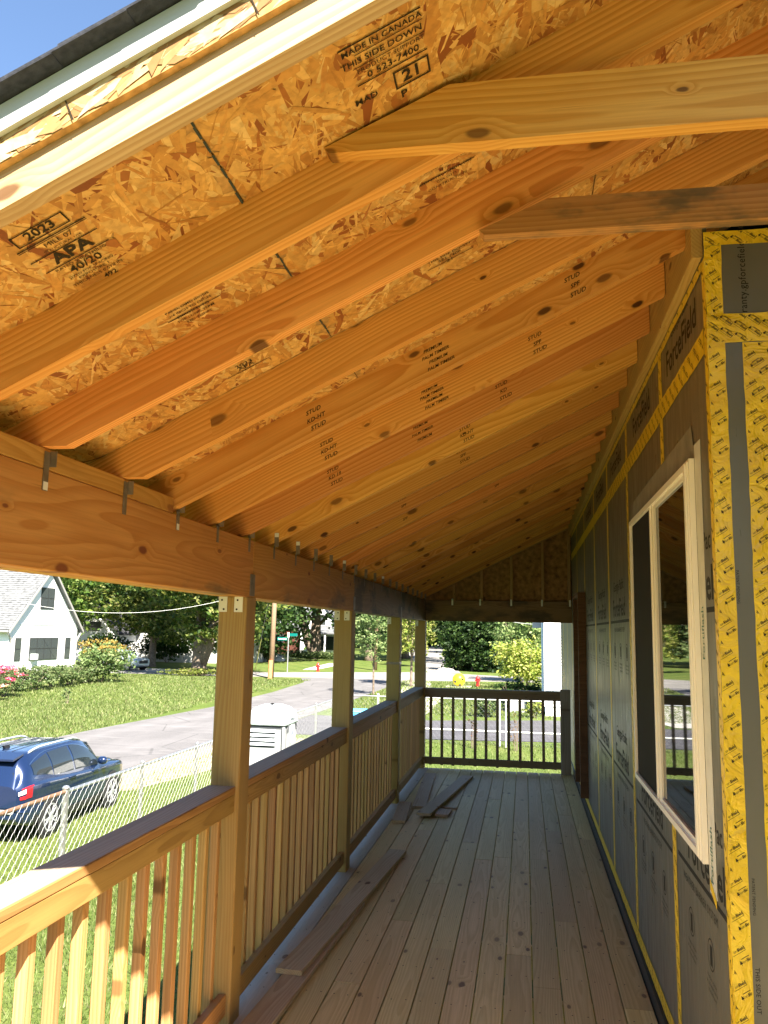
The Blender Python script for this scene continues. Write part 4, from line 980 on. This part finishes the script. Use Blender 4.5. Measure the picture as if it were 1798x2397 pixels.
def tree(label, x, y, h, r, seed, cols, trunk=.16, clear=.3, n=5000, size=.16, name='tree', fork=0, z=GZ, group='trees of the neighbourhood'):
    rg = random.Random(seed); t = thing(name, label, 'tree', (x, y, z), group=group)
    b = MB(); top = z+h*.82; lean = (rg.uniform(-.03,.03)*h, rg.uniform(-.03,.03)*h)
    pts = [(x+lean[0]*q*q, y+lean[1]*q*q, z-.1+(top-z)*q) for q in (0,.06,.2,.4,.6,.8,1.)]
    b.tube(pts, trunk, 9, taper=[trunk*1.35,trunk*1.05,trunk*.92,trunk*.75,trunk*.5,trunk*.28,trunk*.08])
    if fork: b.tube([(x,y,z+.5),(x+fork*.25,y,z+1.7),(x+fork*.7,y+.1,z+h*.45),(x+fork,y+.1,z+h*.75)], trunk*.8, 9, taper=[trunk*.95,trunk*.82,trunk*.6,trunk*.15])
    blobs = []
    for i in range(15 if h > 7 else 9 if h > 5 else 6):
        a = rg.uniform(0, 6.283); q = rg.uniform(clear+.08, .92); rad = r*(1-abs(q-.58)*1.1)*rg.uniform(.35, .7); e = (x+math.cos(a)*rad, y+math.sin(a)*rad, z+h*q)
        s0 = (x+lean[0]*q*.5, y+lean[1]*q*.5, z+h*max(.2, q-.22)); mid = tuple((s0[j]+e[j])/2+(.06*h*.3 if j == 2 else 0) for j in range(3))
        b.tube([s0, mid, e], trunk*.3, 5, taper=[trunk*.34, trunk*.2, trunk*.05])
        blobs.append((*e, r*rg.uniform(.38,.6), r*rg.uniform(.38,.6), h*rg.uniform(.11,.19)))
    blobs.append((x, y, z+h*.8, r*.5, r*.5, h*.18))
    b.build('trunk', M['bark'], t, smooth=True); leaves('crown', t, blobs, n, size, seed, cols, zmin=z+h*clear*.75); return t
def bush(label, x, y, rx, ry, h, seed, cols, n=1500, size=.07, name='shrub', cat='shrub', group='shrubs of the gardens', z=GZ, extra=None):
    rg = random.Random(seed); t = thing(name, label, cat, (x, y, z), group=group); b = MB()
    rs = min(.03, rx*.04)
    for i in range(5):
        a = rg.uniform(0, 6.283); b.tube([(x+math.cos(a)*.05, y+math.sin(a)*.05, z-.03), (x+math.cos(a)*rx*.3, y+math.sin(a)*ry*.3, z+h*.45), (x+math.cos(a)*rx*.55, y+math.sin(a)*ry*.55, z+h*.8)], rs*.7, 5, taper=[rs,rs*.7,rs*.2])
    b.build('stems', M['bark'], t)
    blobs = [(x+rg.uniform(-.35,.35)*rx, y+rg.uniform(-.35,.35)*ry, z+h*rg.uniform(.4,.62), rx*rg.uniform(.5,.75), ry*rg.uniform(.5,.75), h*rg.uniform(.28,.4)) for i in range(6)]
    f = leaves('foliage', t, blobs, n, size, seed, cols, zmin=z+.02)
    if extra: ex_ = leaves(extra[0], t, [(x+a*rx, y+b_*ry, z+h*c, rx*d, ry*d, h*e) for a, b_, c, d, e in extra[1]], extra[2], extra[3], seed+50, extra[4], zmin=z+.05); ex_['kind'] = 'stuff'
    return t
# young trees between the posts
tree('young street tree with sparse pale leaves, seen between second and third post', -6.98, 38.3, 4.9, 1.25, 21, br(G_SOFT, 1.4), .05, .26, 2600, .075, 'young_tree')
tree('young full-crowned street tree, seen between third post and corner post', -6.09, 44.8, 6.4, 1.25, 22, br(G_YEL, 1.35), .075, .24, 5200, .085, 'young_tree')
# large trees, left to right
tree('big street tree with a forked pale trunk left of the nearest post', -20.5, 50.2, 11.5, 5.8, 23, G_MIX, .46, .16, 22000, .17, fork=1.9)
tree('slim tree with drooping light leaves in front of the grey house', -27.5, 58.2, 8.6, 5.2, 24, G_MIX, .28, .2, 22000, .16)
tree('tall leafy tree behind the gable of the white house', -36, 58, 12, 7, 25, G_MID, .4, .1, 17000, .2)
tree('dark spreading tree behind the utility pole', -24, 72, 12, 7, 26, G_DARK, .4, .1, 18000, .22)
tree('dark tree with a thick trunk before the distant white cottage', -21.6, 84, 14, 6.2, 27, G_DARK, .62, .36, 6500, .2, fork=-3.)
tree('broad tree beyond the street to the right of the cottage', -15.5, 82, 13, 6, 28, G_DARK, .4, .1, 15000, .22)
tree('leafy tree behind the second utility pole', -13.2, 92, 13, 6, 29, G_DARK, .4, .1, 14000, .22)
tree('distant dark tree left of the far street', -17.5, 120, 15, 8, 30, G_DARK, .4, .22, 6000, .26)
tree('distant tree right of the far street', -5.5, 118, 14, 7, 31, G_DARK, .4, .2, 6000, .26)
tree('pale-trunked tree rising behind the dark evergreens', -4.2, 78, 14, 5, 32, G_MID, .3, .4, 5000, .2)
tree('tall tree behind the big shrub near the sided house', 1.0, 84, 13, 6.5, 33, G_DARK, .4, .1, 7000, .22)
tree('tall tree filling the gap behind the grey house', -31, 80, 15, 8, 34, G_DARK, .4, .06, 15000, .26)
tree('far tree closing the view behind the garage', -45, 84, 15, 9, 35, G_DARK, .4, .06, 15000, .28)
tree('far dark tree behind the parked silver car', -39, 74, 13, 7, 36, G_DARK, .4, .04, 15000, .25)
tree('thin yellowish tree at the left edge of the far street', -8.9, 70, 8, 1.5, 37, G_YEL, .12, .2, 2200, .14)
for i, (x, y, h, r_) in enumerate(((-60,95,16,10),(-10,150,17,10),(2,140,16,10),(-28,140,17,11),(-44,120,17,11),(12,110,15,9))):
    tree(('far tree on the left beyond the white house roof','far tree at the end of the far street','far tree on the right behind the evergreens','far tree straight behind the cottage','far tree behind the garage and grey house','far tree hidden behind the sided house')[i], x, y, h, r_, 60+i, G_DARK if i % 2 else G_MID, .4, .02, 6000, .32)
# evergreens right
for i, (x, y, r_, h) in enumerate(((-5.2,66,1.5,4.9),(-4.0,65.2,1.6,5.6),(-2.7,64.5,1.5,5.3),(-1.5,66,1.6,5.8))):
    t = thing('evergreen', ('dark column-shaped evergreen nearest the far street','second dark evergreen from the far street','third dark evergreen, with a pale trunk showing above it','fourth dark evergreen, half behind the tall shrub')[i], 'evergreen', (x, y, GZ), group='row of dark evergreens')
    b = MB(); b.tube([(x,y,GZ-.1),(x,y,GZ+h*.8)], .12, 6, taper=[.14,.03]); b.build('trunk', M['bark'], t)
    leaves('foliage', t, [(x,y,GZ+h*q,r_*s,r_*s,h*.17) for q, s in ((.12,.85),(.28,1.),(.46,.92),(.63,.75),(.8,.5),(.93,.25))], 5200, .13, 70+i, G_DARK, zmin=GZ)
bush('tall light green shrub next to the white sided house', -.15, 52.5, 2.2, 2., 5.2, 81, br(G_SOFT, 1.6), 6500, .11)
bush('spreading yellow-green shrub at the corner of the white sided house', .0, 45., 2., 1.6, 2.9, 82, br(G_YEL, 1.8), 4200, .09)
bush('low round green shrub beyond the driveway', -1.35, 30.2, .75, .7, 1.05, 83, br(G_SOFT, 1.2), 1500, .05); bush('small yellow-green shrub at the foot of the sided house', .33, 30.4, .45, .45, .9, 84, br(G_YEL, 1.6), 900, .045)
# around the white gabled house
bush('round bush with orange new leaves on a short stem beside the white house', -22.2, 41., 1.7, 1.6, 2.35, 85, br(G_SOFT, 1.4), 4200, .085, extra=('orange_leaves', [(0,0,.8,.75,.16),(.3,-.2,.72,.4,.14)], 650, .07, [(.3,.19,.045),(.33,.24,.06),(.22,.17,.04)]))
for i, y in enumerate((33.4, 35., 36.6, 38.3, 40.)):
    bush(('clipped green hedge shrub next to the pink flowers','second hedge shrub from the pink flowers','middle shrub of the hedge under the wide window','fourth hedge shrub from the pink flowers','last hedge shrub, below the right narrow window')[i], -22.1-.1*i, y, 1., 1.05, 1.15, 90+i, G_SOFT, 1700, .065, name='hedge_shrub', group='hedge along the white house')
PINK = [(.75,.1,.2),(.8,.22,.3),(.62,.06,.13),(.8,.45,.45)]
bush('rose bush covered in pink flowers in front of the white house', -21.2, 31.2, 1.2, 1.2, 1.35, 97, G_SOFT, 1800, .06, 'flowering_bush', extra=('flowers', [(.1,.1,.75,.6,.2),(.5,-.4,.45,.3,.2),(-.2,.5,.8,.3,.1)], 420, .06, PINK))
bush('low rose bush with orange and white blooms at the left edge', -20.6, 29.2, 1., 1., 1., 98, G_SOFT, 1500, .06, 'flowering_bush', extra=('flowers', [(.2,.1,.6,.6,.2)], 90, .05, [(.8,.3,.15),(.8,.6,.5)]))
bush('spindly sapling standing alone in the mown lawn', -17.2, 29.3, .22, .22, .75, 99, G_SOFT, 90, .05, 'sapling')
bush('strip of low plants around the forked tree', -20.2, 48.8, 2.2, .8, .55, 100, G_YEL, 1600, .07, 'ground_cover')
bush('bed of leafy ground cover below the distant cottage', -20.4, 79, 4.5, 1.1, 1., 101, G_SOFT, 3500, .1, 'ground_cover')
bush('dark hedge against the grey house wall', -29.6, 65.5, 3.6, 1.2, 2.6, 102, G_DARK, 3800, .12, 'hedge'); bush('dark rounded shrub beside the garage door', -33.2, 62.6, 2.4, 1.4, 2.6, 103, G_DARK, 3000, .11, 'hedge')
bush('light shrub left of the street sign', -23.2, 73, 1.3, 1., 2.1, 104, G_SOFT, 1300, .1); bush('reddish weed stalks at the fence before the driveway', -1.35, 21.9, .14, .1, 1.0, 105, [(.16,.07,.05),(.12,.06,.04),(.1,.1,.03)], 120, .025, 'weed'); bush('dry weed stalks in front of the fence gate posts', -.25, 21.8, .2, .1, 1.05, 106, [(.16,.1,.05),(.12,.09,.04)], 120, .025, 'weed')
bush('narrow dark shrub against the wall of the sided house', -.55, 33.4, .7, .6, 1.25, 107, G_DARK, 1500, .06); bush('dark shrub at the house wall behind the grey utility box', .45, 33.6, .6, .5, 1.1, 108, G_DARK, 1200, .06)
def rock(label, x, y, s, seed):
    rg = random.Random(seed); b = MB(); P = []; n = 9
    for q, (rr_, h) in enumerate(((1.,0.),(1.05,.25),(.8,.55),(.3,.7))):
        for k in range(n): a = 2*math.pi*k/n; f = rr_*s*rg.uniform(.8,1.15); P.append((x+math.cos(a)*f*1.3, y+math.sin(a)*f, GZ-.03+h*s*rg.uniform(.85,1.1)))
    b.add(P, [(i*n+k, i*n+(k+1)%n, (i+1)*n+(k+1)%n, (i+1)*n+k) for i in range(3) for k in range(n)]+[tuple(3*n+k for k in range(n))]); tag(b.build('boulder', M['concrete']), label, 'boulder', 'garden boulders')
rock('white boulder at the foot of the dark evergreens', -5.9, 62.6, .5, 1); rock('pale boulder at the end of the flower bed', -24.6, 79, .9, 2); rock('smaller pale boulder beside the light shrub', -22.9, 75, .6, 3)

# ================================================================= STREET THINGS
M['polewood'] = wood('pole_wood', (.34,.24,.15), (.24,.15,.09), knots=.05, freq=60, vary=.05)
def pole(label, x, y, h, r_):
    t = thing('utility_pole', label, 'utility pole', (x, y, GZ), group='utility poles'); b = MB(); b.tube([(x,y,GZ-.1),(x+.05,y,GZ+h*.5),(x+.1,y,GZ+h)], r_, 12, taper=[r_*1.1,r_*.95,r_*.8]); b.build('pole', M['polewood'], t, smooth=True)
    b = MB(); b.box((x-1.2,y-.06,GZ+h-1.),(x+1.3,y+.06,GZ+h-.88)); b.build('crossarm', M['polewood'], t)
    for q in (-1.1,-.5,.6,1.2):
        b = MB(); b.lathe([(.05,0),(.06,.06),(.03,.14)], (x+q, y, GZ+h-.88), 8); b.build('insulator', M['ptwhite'], t)
    return t
p1 = pole('wooden utility pole at the street corner in front of the street sign', -15.2, 48.6, 10, .155)
b = MB(); b.tube([(-15.2,48.42,GZ-.05),(-15.195,48.42,GZ+1.1)], .13, 10); b.build('bare_base', plain('orange_scraped_wood', (.5,.24,.1), .8, .2, var=.3, scale=12), p1)
pole('second utility pole beyond the sparse young tree', -11.3, 62.5, 10, .16)
def wire(label, pts, r_=.014, mat='tagwhite'):
    b = MB(); b.tube(pts, r_, 5); tag(b.build('overhead_wire', M[mat]), label, 'wire', 'overhead wires')
def sagged(a, c, sag, n=14): return [tuple(a[j]+(c[j]-a[j])*q/n-(sag*4*(q/n)*(1-q/n) if j == 2 else 0) for j in range(3)) for q in range(n+1)]
wire('bright overhead wire crossing in front of the trees to the white gable', sagged((-26.0,39.2,2.9), (-15.1,48.6,4.6), 1.1), .008)
wire('upper thin overhead wire from the corner pole to the left', sagged((-34,44,4.6), (-15.1,48.6,6.4), .5), .01)
wire('overhead wire running from the corner pole towards the right', sagged((-15.1,48.6,4.4), (-11.2,62.5,6.6), .3), .014); wire('overhead wire sagging across to the white sided house', sagged((-11.2,62.5,5.0), (.7,44.,2.25), .4), .013)
g = thing('guy_wire', 'slanting guy wire with a yellow plastic guard beside the corner pole', 'guy wire', (-18.5,55.4,GZ)); b = MB(); b.tube([(-18.5,55.4,GZ),(-15.2,49.0,6.5)], .01, 5); b.build('cable', M['metal'], g); b = MB(); b.tube([(-18.5,55.4,GZ+.02),(-17.5,53.5,GZ+2.3)], .03, 6); b.build('guard', plain('pale_yellow_plastic', (.66,.64,.2), .5), g)
s = thing('street_sign', 'street sign with two green name blades behind the corner pole', 'street sign', (-16.4,56.2,GZ)); b = MB(); b.tube([(-16.4,56.2,GZ-.1),(-16.4,56.2,GZ+2.45)], .045, 8); b.build('sign_post', M['metal'], s); b = MB(); b.box((-16.46,56.14,GZ+2.42),(-16.34,56.26,GZ+2.75)); b.build('bracket', M['tagwhite'], s)
M['signgreen'] = plain('sign_green', (.0,.13,.11), .4, .4); b = MB(); b.box((-17.2,56.17,GZ+2.2),(-16.47,56.2,GZ+2.42)); bl = b.build('name_blade', M['signgreen'], s); b = MB(); put_text(b, 'Lawndale', (-16.83,56.165,GZ+2.31), (1,0,0), (0,0,1), .165, .01); b.build('lettering', M['tagwhite'], bl)
b = MB(); b.box((-16.33,56.17,GZ+2.5),(-15.75,56.2,GZ+2.7)); b.build('name_blade', M['signgreen'], s)
M['hydred'] = plain('hydrant_red', (.55,.02,.02), .4, .4)
def hydrant(label, x, y, k=1.):
    t = thing('fire_hydrant', label, 'fire hydrant', (x, y, GZ), group='fire hydrants'); b = MB(); b.lathe([(.17*k,0),(.17*k,.05*k),(.11*k,.06*k),(.11*k,.5*k),(.15*k,.52*k),(.15*k,.57*k),(.13*k,.62*k),(.08*k,.72*k),(.03*k,.76*k),(.03*k,.8*k)], (x,y,GZ), 14); b.build('barrel', M['hydred'], t, smooth=False)
    for a, c in (((x-.2*k,y,GZ+.42*k),(x+.2*k,y,GZ+.42*k)), ((x,y,GZ+.4*k),(x,y-.2*k,GZ+.4*k))):
        b = MB(); b.tube([a, c], .065*k, 10); b.build('outlet', M['hydred'], t)
hydrant('red fire hydrant on the lawn across the street by the sidewalk', -14.8, 58.6, .8); hydrant('red fire hydrant just above the far railing', -2.62, 47.2, .75)
t = thing('play_ball', 'yellow ball with black patches on a pale slab beyond the far railing', 'ball', (-3.6,46.2,GZ)); b = MB(); b.lathe([(.36*math.cos(R(a)),.36+.36*math.sin(R(a))) for a in range(-85,86,17)], (-3.6,46.2,GZ+.02), 16); b.build('shell', plain('yellow_plastic', (.75,.6,.02), .4), t, smooth=True)
b = MB()
for dx, dz in ((-.17,.3),(.2,.42),(.08,.12),(-.05,.58)): ring(b, (-3.6+dx, 46.2-math.sqrt(max(.01,.362**2-dx*dx-(dz-.36)**2))-.012, GZ+dz), (1,0,0), (0,0,1), .07, .069, 10)
b.build('black_patch', M['trim'] if 'trim' in M else CM['trim'], t)
t = thing('wading_pool', 'bright blue plastic pool lying near the driveway behind the fence', 'pool', (-5.3,27.2,GZ)); b = MB(); b.lathe([(.0,.02),(.62,.02),(.7,.2),(.76,.34),(.8,.34),(.8,.3),(.74,.0)], (-5.3,27.,GZ+.02), 24); b.build('basin', plain('blue_plastic', (.08,.36,.62), .4), t, smooth=True)
b = MB(); b.lathe([(.0,.23),(.68,.23)], (-5.3,27.,GZ+.02), 24); b.build('water', plain('pool_water', (.2,.5,.6), .05, .5), t)
t = thing('utility_box', 'pale grey utility box against the wall of the sided house', 'utility box', (-.25,32.6,GZ)); b = MB(); b.box((-.65,32.3,GZ),(.05,32.9,GZ+.62)); b.build('cabinet', M['ptgrey'], t); b = MB(); b.box((-.68,32.27,GZ+.621),(.08,32.93,GZ+.66)); b.build('lid', M['ptwhite'], t)

# ================================================================= NEIGHBOURING HOUSES
def siding_mat(name, c):
    m = NT(name, .6, .3); m.color(c); return m.mat
M['hwhite'] = plain('white_painted_siding', (.8,.8,.79), .6, .3, var=.03, scale=2); M['hgrey'] = plain('grey_house_wall', (.42,.42,.4), .7, .2, var=.1, scale=2); M['wdark'] = plain('dark_window_glass', (.05,.06,.06), .1, .6); M['wframe'] = plain('black_window_frame', (.03,.033,.033), .5, .3); M['gutter'] = plain('grey_gutter', (.3,.29,.28), .5, .4); M['rgrey'] = plain('grey_shingle_roof', (.13,.135,.14), .9, .1, var=.3, scale=3); M['rdark'] = plain('dark_shingle_roof', (.05,.05,.055), .9, .1, var=.3, scale=3); M['brick'] = plain('red_brick', (.1,.04,.03), .85, .1, var=.3, scale=8); M['blind'] = plain('pale_blind', (.55,.6,.58), .6)
def window_x(parent, x, ya, yb, za, zc, cols_=2, rows_=2, side=1, name='house_window'):
    """window on a wall facing +x (side 1)"""
    b = MB(); b.box((x-.02*side, ya, za), (x+.035*side, yb, zc)); wn_ = b.build(name, M['wframe'], parent)
    dy, dz = (yb-ya)/cols_, (zc-za)/rows_
    for i in range(cols_):
        for j in range(rows_):
            b = MB(); b.box((x+.036*side, ya+dy*i+.035, za+dz*j+.03), (x+.04*side, ya+dy*(i+1)-.035, za+dz*(j+1)-.03)); b.build('pane', M['wdark'], wn_)
    return wn_
def window_y(parent, y, xa, xb, za, zc, cols_=2, rows_=2, frame='wframe'):
    b = MB(); b.box((xa, y-.035, za), (xb, y+.02, zc)); wn_ = b.build('house_window', M[frame], parent); dx, dz = (xb-xa)/cols_, (zc-za)/rows_
    for i in range(cols_):
        for j in range(rows_):
            b = MB(); b.box((xa+dx*i+.04, y-.04, za+dz*j+.04), (xa+dx*(i+1)-.04, y-.036, za+dz*(j+1)-.04)); b.build('pane', M['wdark'], wn_)
    return wn_
# white gabled house on the left
A = thing('gabled_house', 'white gabled house with black windows and grey shingles across the lawn', 'house', (-30, 41.6, GZ)); hx = -26.; y0h, y1h, ym = 38.4, 44.85, 41.6; ze, za_ = 1.72, 4.88
b = MB(); b.prism([(hx,y0h,GZ),(hx,y1h,GZ),(hx,y1h,ze),(hx,ym,za_-.12),(hx,y0h,ze)], (-13,0,0)); b.build('wall', M['hwhite'], A)
sl_ = (za_-ze)/(ym-y0h)
ro_ = {}
for s_, ye in ((-1, y0h-.35), (1, y1h+.3)):
    zz = za_-sl_*abs(ye-ym); b = MB(); b.prism([(hx+.22,ye,zz),(hx+.22,ym,za_),(hx+.22,ym,za_+.12),(hx+.22,ye,zz+.12)], (-13.4,0,0)); rf = b.build('roof', M['rgrey'], A)
    b = MB(); b.prism([(hx+.225,ye,zz-.06),(hx+.225,ym,za_-.06),(hx+.225,ym,za_+.1),(hx+.225,ye,zz+.1)], (.04,0,0)); b.build('rake_trim', M['gutter'], rf)
    if s_ == -1:
        L = math.hypot(ym-ye, za_-zz); nc = 30; r = random.Random(4)
        for i in range(nc):
            q = i/nc; ya, zz_ = ye+(ym-ye)*q, zz+(za_-zz)*q+.121; b = MB(); dyy, dzz = (ym-ye)/nc*1.15, (za_-zz)/nc*1.15
            b.prism([(hx+.22,ya-.03,zz_+.012),(hx+.22,ya+dyy,zz_+dzz-.004),(hx+.22,ya+dyy,zz_+dzz+.004),(hx+.22,ya-.03,zz_+.035)], (-13.4,0,0)); b.build('shingle_course', M['rg%d' % (i % 3)] if 'rg0' in M else M.setdefault('rgx', plain('grey_shingle_course', (.15,.155,.16), .9, .1, var=.45, scale=5)), rf)
    b = MB(); b.tube([(hx+.15,ye,zz+.03),(hx-13,ye,zz+.03)], .07, 6); b.build('gutter', M['gutter'], A)
    yd = y0h+.12 if s_ < 0 else y1h-.12
    b = MB(); b.tube([(hx+.1,ye,zz),(hx+.09,yd+(-.1 if s_<0 else .1),zz-.35),(hx+.06,yd,zz-.6),(hx+.06,yd,GZ)], .05, 6); b.build('downspout', M['gutter'], A)
window_x(A, hx, 40.92, 42.22, 2.62, 3.8, 2, 2); wm = window_x(A, hx, 40.2, 42.88, -.12, 1.07, 4, 2); window_x(A, hx, 38.93, 39.44, -.11, 1.07, 1, 2); window_x(A, hx, 43.65, 44.18, -.12, 1.07, 1, 2)
b = MB(); b.box((hx+.04,40.3,-.08),(hx+.22,40.75,.22)); b.build('air_conditioner', M['blind'], wm); b = MB(); b.box((hx+.001,39.2,1.76),(hx+.03,44.6,1.8)); b.build('wall_band', M['hwhite'], A)
b = MB(); b.tube([(hx+.2,43.1,GZ),(hx+.2,43.1,-.75),(hx+.2,43.6,-.75),(hx+.2,43.6,-.5)], .03, 6); b.box((hx+.1,43.5,-.8),(hx+.3,43.75,-.5)); b.build('gas_meter', M['gutter'], A)
# garage, grey house, cottage
B_ = thing('garage', 'small white garage with dark roof behind the silver car', 'garage', (-35,64,GZ)); b = MB(); b.prism([(-37.8,63.5,GZ),(-33.2,63.5,GZ),(-33.2,63.5,1.3),(-35.5,63.5,3.6),(-37.8,63.5,1.3)], (0,6,0)); b.build('wall', M['hwhite'], B_)
for s_ in (-1,1):
    b = MB(); b.prism([(-35.5,63.2,3.72),(-35.5+s_*2.65,63.2,1.05),(-35.5+s_*2.65,63.2,1.2),(-35.5,63.2,3.9)], (0,6.5,0)); b.build('roof', M['rdark'], B_)
b = MB(); b.box((-37.1,63.44,GZ),(-33.9,63.49,.85)); gd = b.build('garage_door', M['hwhite'], B_)
for z in (-.7,-.2,.3):
    b = MB(); b.box((-37.1,63.425,z),(-33.9,63.439,z+.03)); b.build('panel_joint', M['gutter'], gd)
window_y(B_, 63.49, -36.2, -34.7, 1.35, 2.1, 2, 2)
C_ = thing('grey_house', 'grey house behind the slim tree with dark roof', 'house', (-29,68,GZ)); b = MB(); b.box((-33.3,67.,GZ),(-23.5,75,1.75)); b.build('wall', M['hgrey'], C_); b = MB(); b.prism([(-33.8,66.6,1.72),(-23.0,66.6,1.72),(-23.0,71,4.3),(-33.8,71,4.3)], (0,0,.15)); b.prism([(-33.8,71,4.3),(-23,71,4.3),(-23,75.4,1.72),(-33.8,75.4,1.72)], (0,0,.15)); b.build('roof', M['rdark'], C_)
window_y(C_, 67, -28.2, -26.6, .0, 1.3, 2, 2, 'hwhite'); window_y(C_, 67, -31.6, -30.4, .2, 1.2, 2, 2, 'hwhite')
b = MB(); b.prism([(-27.5,68.5,3.4),(-25,68.5,3.4),(-25,68.5,4.6),(-26.25,68.5,5.6),(-27.5,68.5,4.6)], (0,3,0)); b.build('dormer', M['hgrey'], C_)
D_ = thing('cottage', 'distant white cottage with grey gables behind the thick dark trunk', 'house', (-24,98,GZ)); b = MB(); b.prism([(-26.8,97,GZ),(-21.8,97,GZ),(-21.8,97,1.6),(-24.3,97,5.2),(-26.8,97,1.6)], (0,8,0)); b.build('wall', M['hwhite'], D_)
for s_ in (-1,1):
    b = MB(); b.prism([(-24.3,96.7,5.4),(-24.3+s_*2.9,96.7,1.25),(-24.3+s_*2.9,96.7,1.45),(-24.3,96.7,5.65)], (0,8.6,0)); b.build('roof', M['rgrey'], D_)
b = MB(); b.box((-32,98,GZ),(-26.85,104,2.)); b.build('brick_wing', M['brick'], D_); b = MB(); b.prism([(-32.3,97.6,2.0),(-26.7,97.6,2.),(-26.7,101,4.6),(-32.3,101,4.6)], (0,0,.2)); b.build('wing_roof', M['rgrey'], D_)
b = MB(); b.prism([(-25.2,94.6,1.3),(-21.2,94.6,1.3),(-21.2,97,2.2),(-25.2,97,2.2)], (0,0,.12)); b.build('porch_roof', M['rgrey'], D_)
for x in (-25.,-23.2,-21.4):
    b = MB(); b.box((x-.08,94.7,GZ),(x+.08,94.86,1.3)); b.build('porch_column', M['hwhite'], D_)
window_y(D_, 97, -24.9, -23.7, 2.4, 3.6); window_y(D_, 97, -24.6, -22.4, -.6, 1.0, 2, 2); window_y(D_, 98, -30.5, -29.2, -.2, 1.2)
# sided house on the right
E_ = thing('sided_house', 'white lap-sided house at the right beyond the driveway', 'house', (3,34,GZ)); xh, yh = .72, 31.2
b = MB(); b.box((xh+.03,yh+.03,GZ),(7.4,36,2.9)); b.build('wall', M['hwhite'], E_)
for i in range(32):
    z = GZ+.35+i*.115; b = MB(); b.prism([(xh+.0,yh+.029,z+.118),(xh,yh+.004,z),(xh,yh+.029,z)], (1.6,0,0)); b.prism([(xh+.029,yh,z+.118),(xh+.004,yh,z),(xh+.029,yh,z)], (0,4.77,0)); b.build('siding_board', M['hwhite'], E_)
b = MB(); b.box((xh-.012,yh-.012,GZ+.35),(xh+.028,yh+.1,2.88)); b.build('corner_trim', M['hwhite'], E_); b = MB(); b.tube([(xh-.06,yh+.25,GZ),(xh-.06,yh+.25,2.9)], .045, 6); b.tube([(xh-.05,yh+.6,GZ+1.),(xh-.05,yh+.6,2.9)], .03, 6); b.build('downspout', plain('pale_blue_metal', (.5,.6,.68), .4, .4), E_)
b = MB(); b.prism([(xh-.3,yh-.25,2.9),(7.8,yh-.25,2.9),(7.8,yh-.25,3.05),(4,yh-.25,4.7),(xh-.3,yh-.25,3.05)], (0,5.3,0)); b.build('roof', M['rgrey'], E_); b = MB(); b.box((xh-.42,yh+.5,2.0),(xh-.02,yh+.9,2.5)); b.build('meter_box', M['ptgrey'], E_)

# the distant wood closing every gap along the horizon
wood_ = leaves('distant_wood', None, [(x_, 165+abs(x_+20)*.2, GZ+7, 9, 6, 9) for x_ in range(-290, 60, 9)], 66000, .75, 210, G_DARK, zmin=GZ)
tag(wood_, 'dense dark green wood closing the horizon behind the houses', 'wood', kind='stuff')

back_ = leaves('added_sky_block_trees', None, [(x_, -17-(i_ % 3)*2.5, GZ+5.5, 3.2, 3., 5.) for i_, x_ in enumerate(range(-34, 34, 4))], 14000, .3, 211, G_MID, zmin=GZ)  # unseen trees added to darken the rafter sides
tag(back_, 'row of leafy trees added behind the viewpoint to block low sky light', 'wood', kind='stuff')
# the surroundings, ground sheets included, are scaled up about the camera position
cam_scale_m = Matrix.Translation((0, 0, CAM_SCALE_DROP)) @ Matrix.Diagonal((CAM_SCALE, CAM_SCALE, CAM_SCALE, 1))
for o in list(col.objects):
    if o.parent is None and o.name not in INSIDE: o.matrix_basis = cam_scale_m @ o.matrix_basis
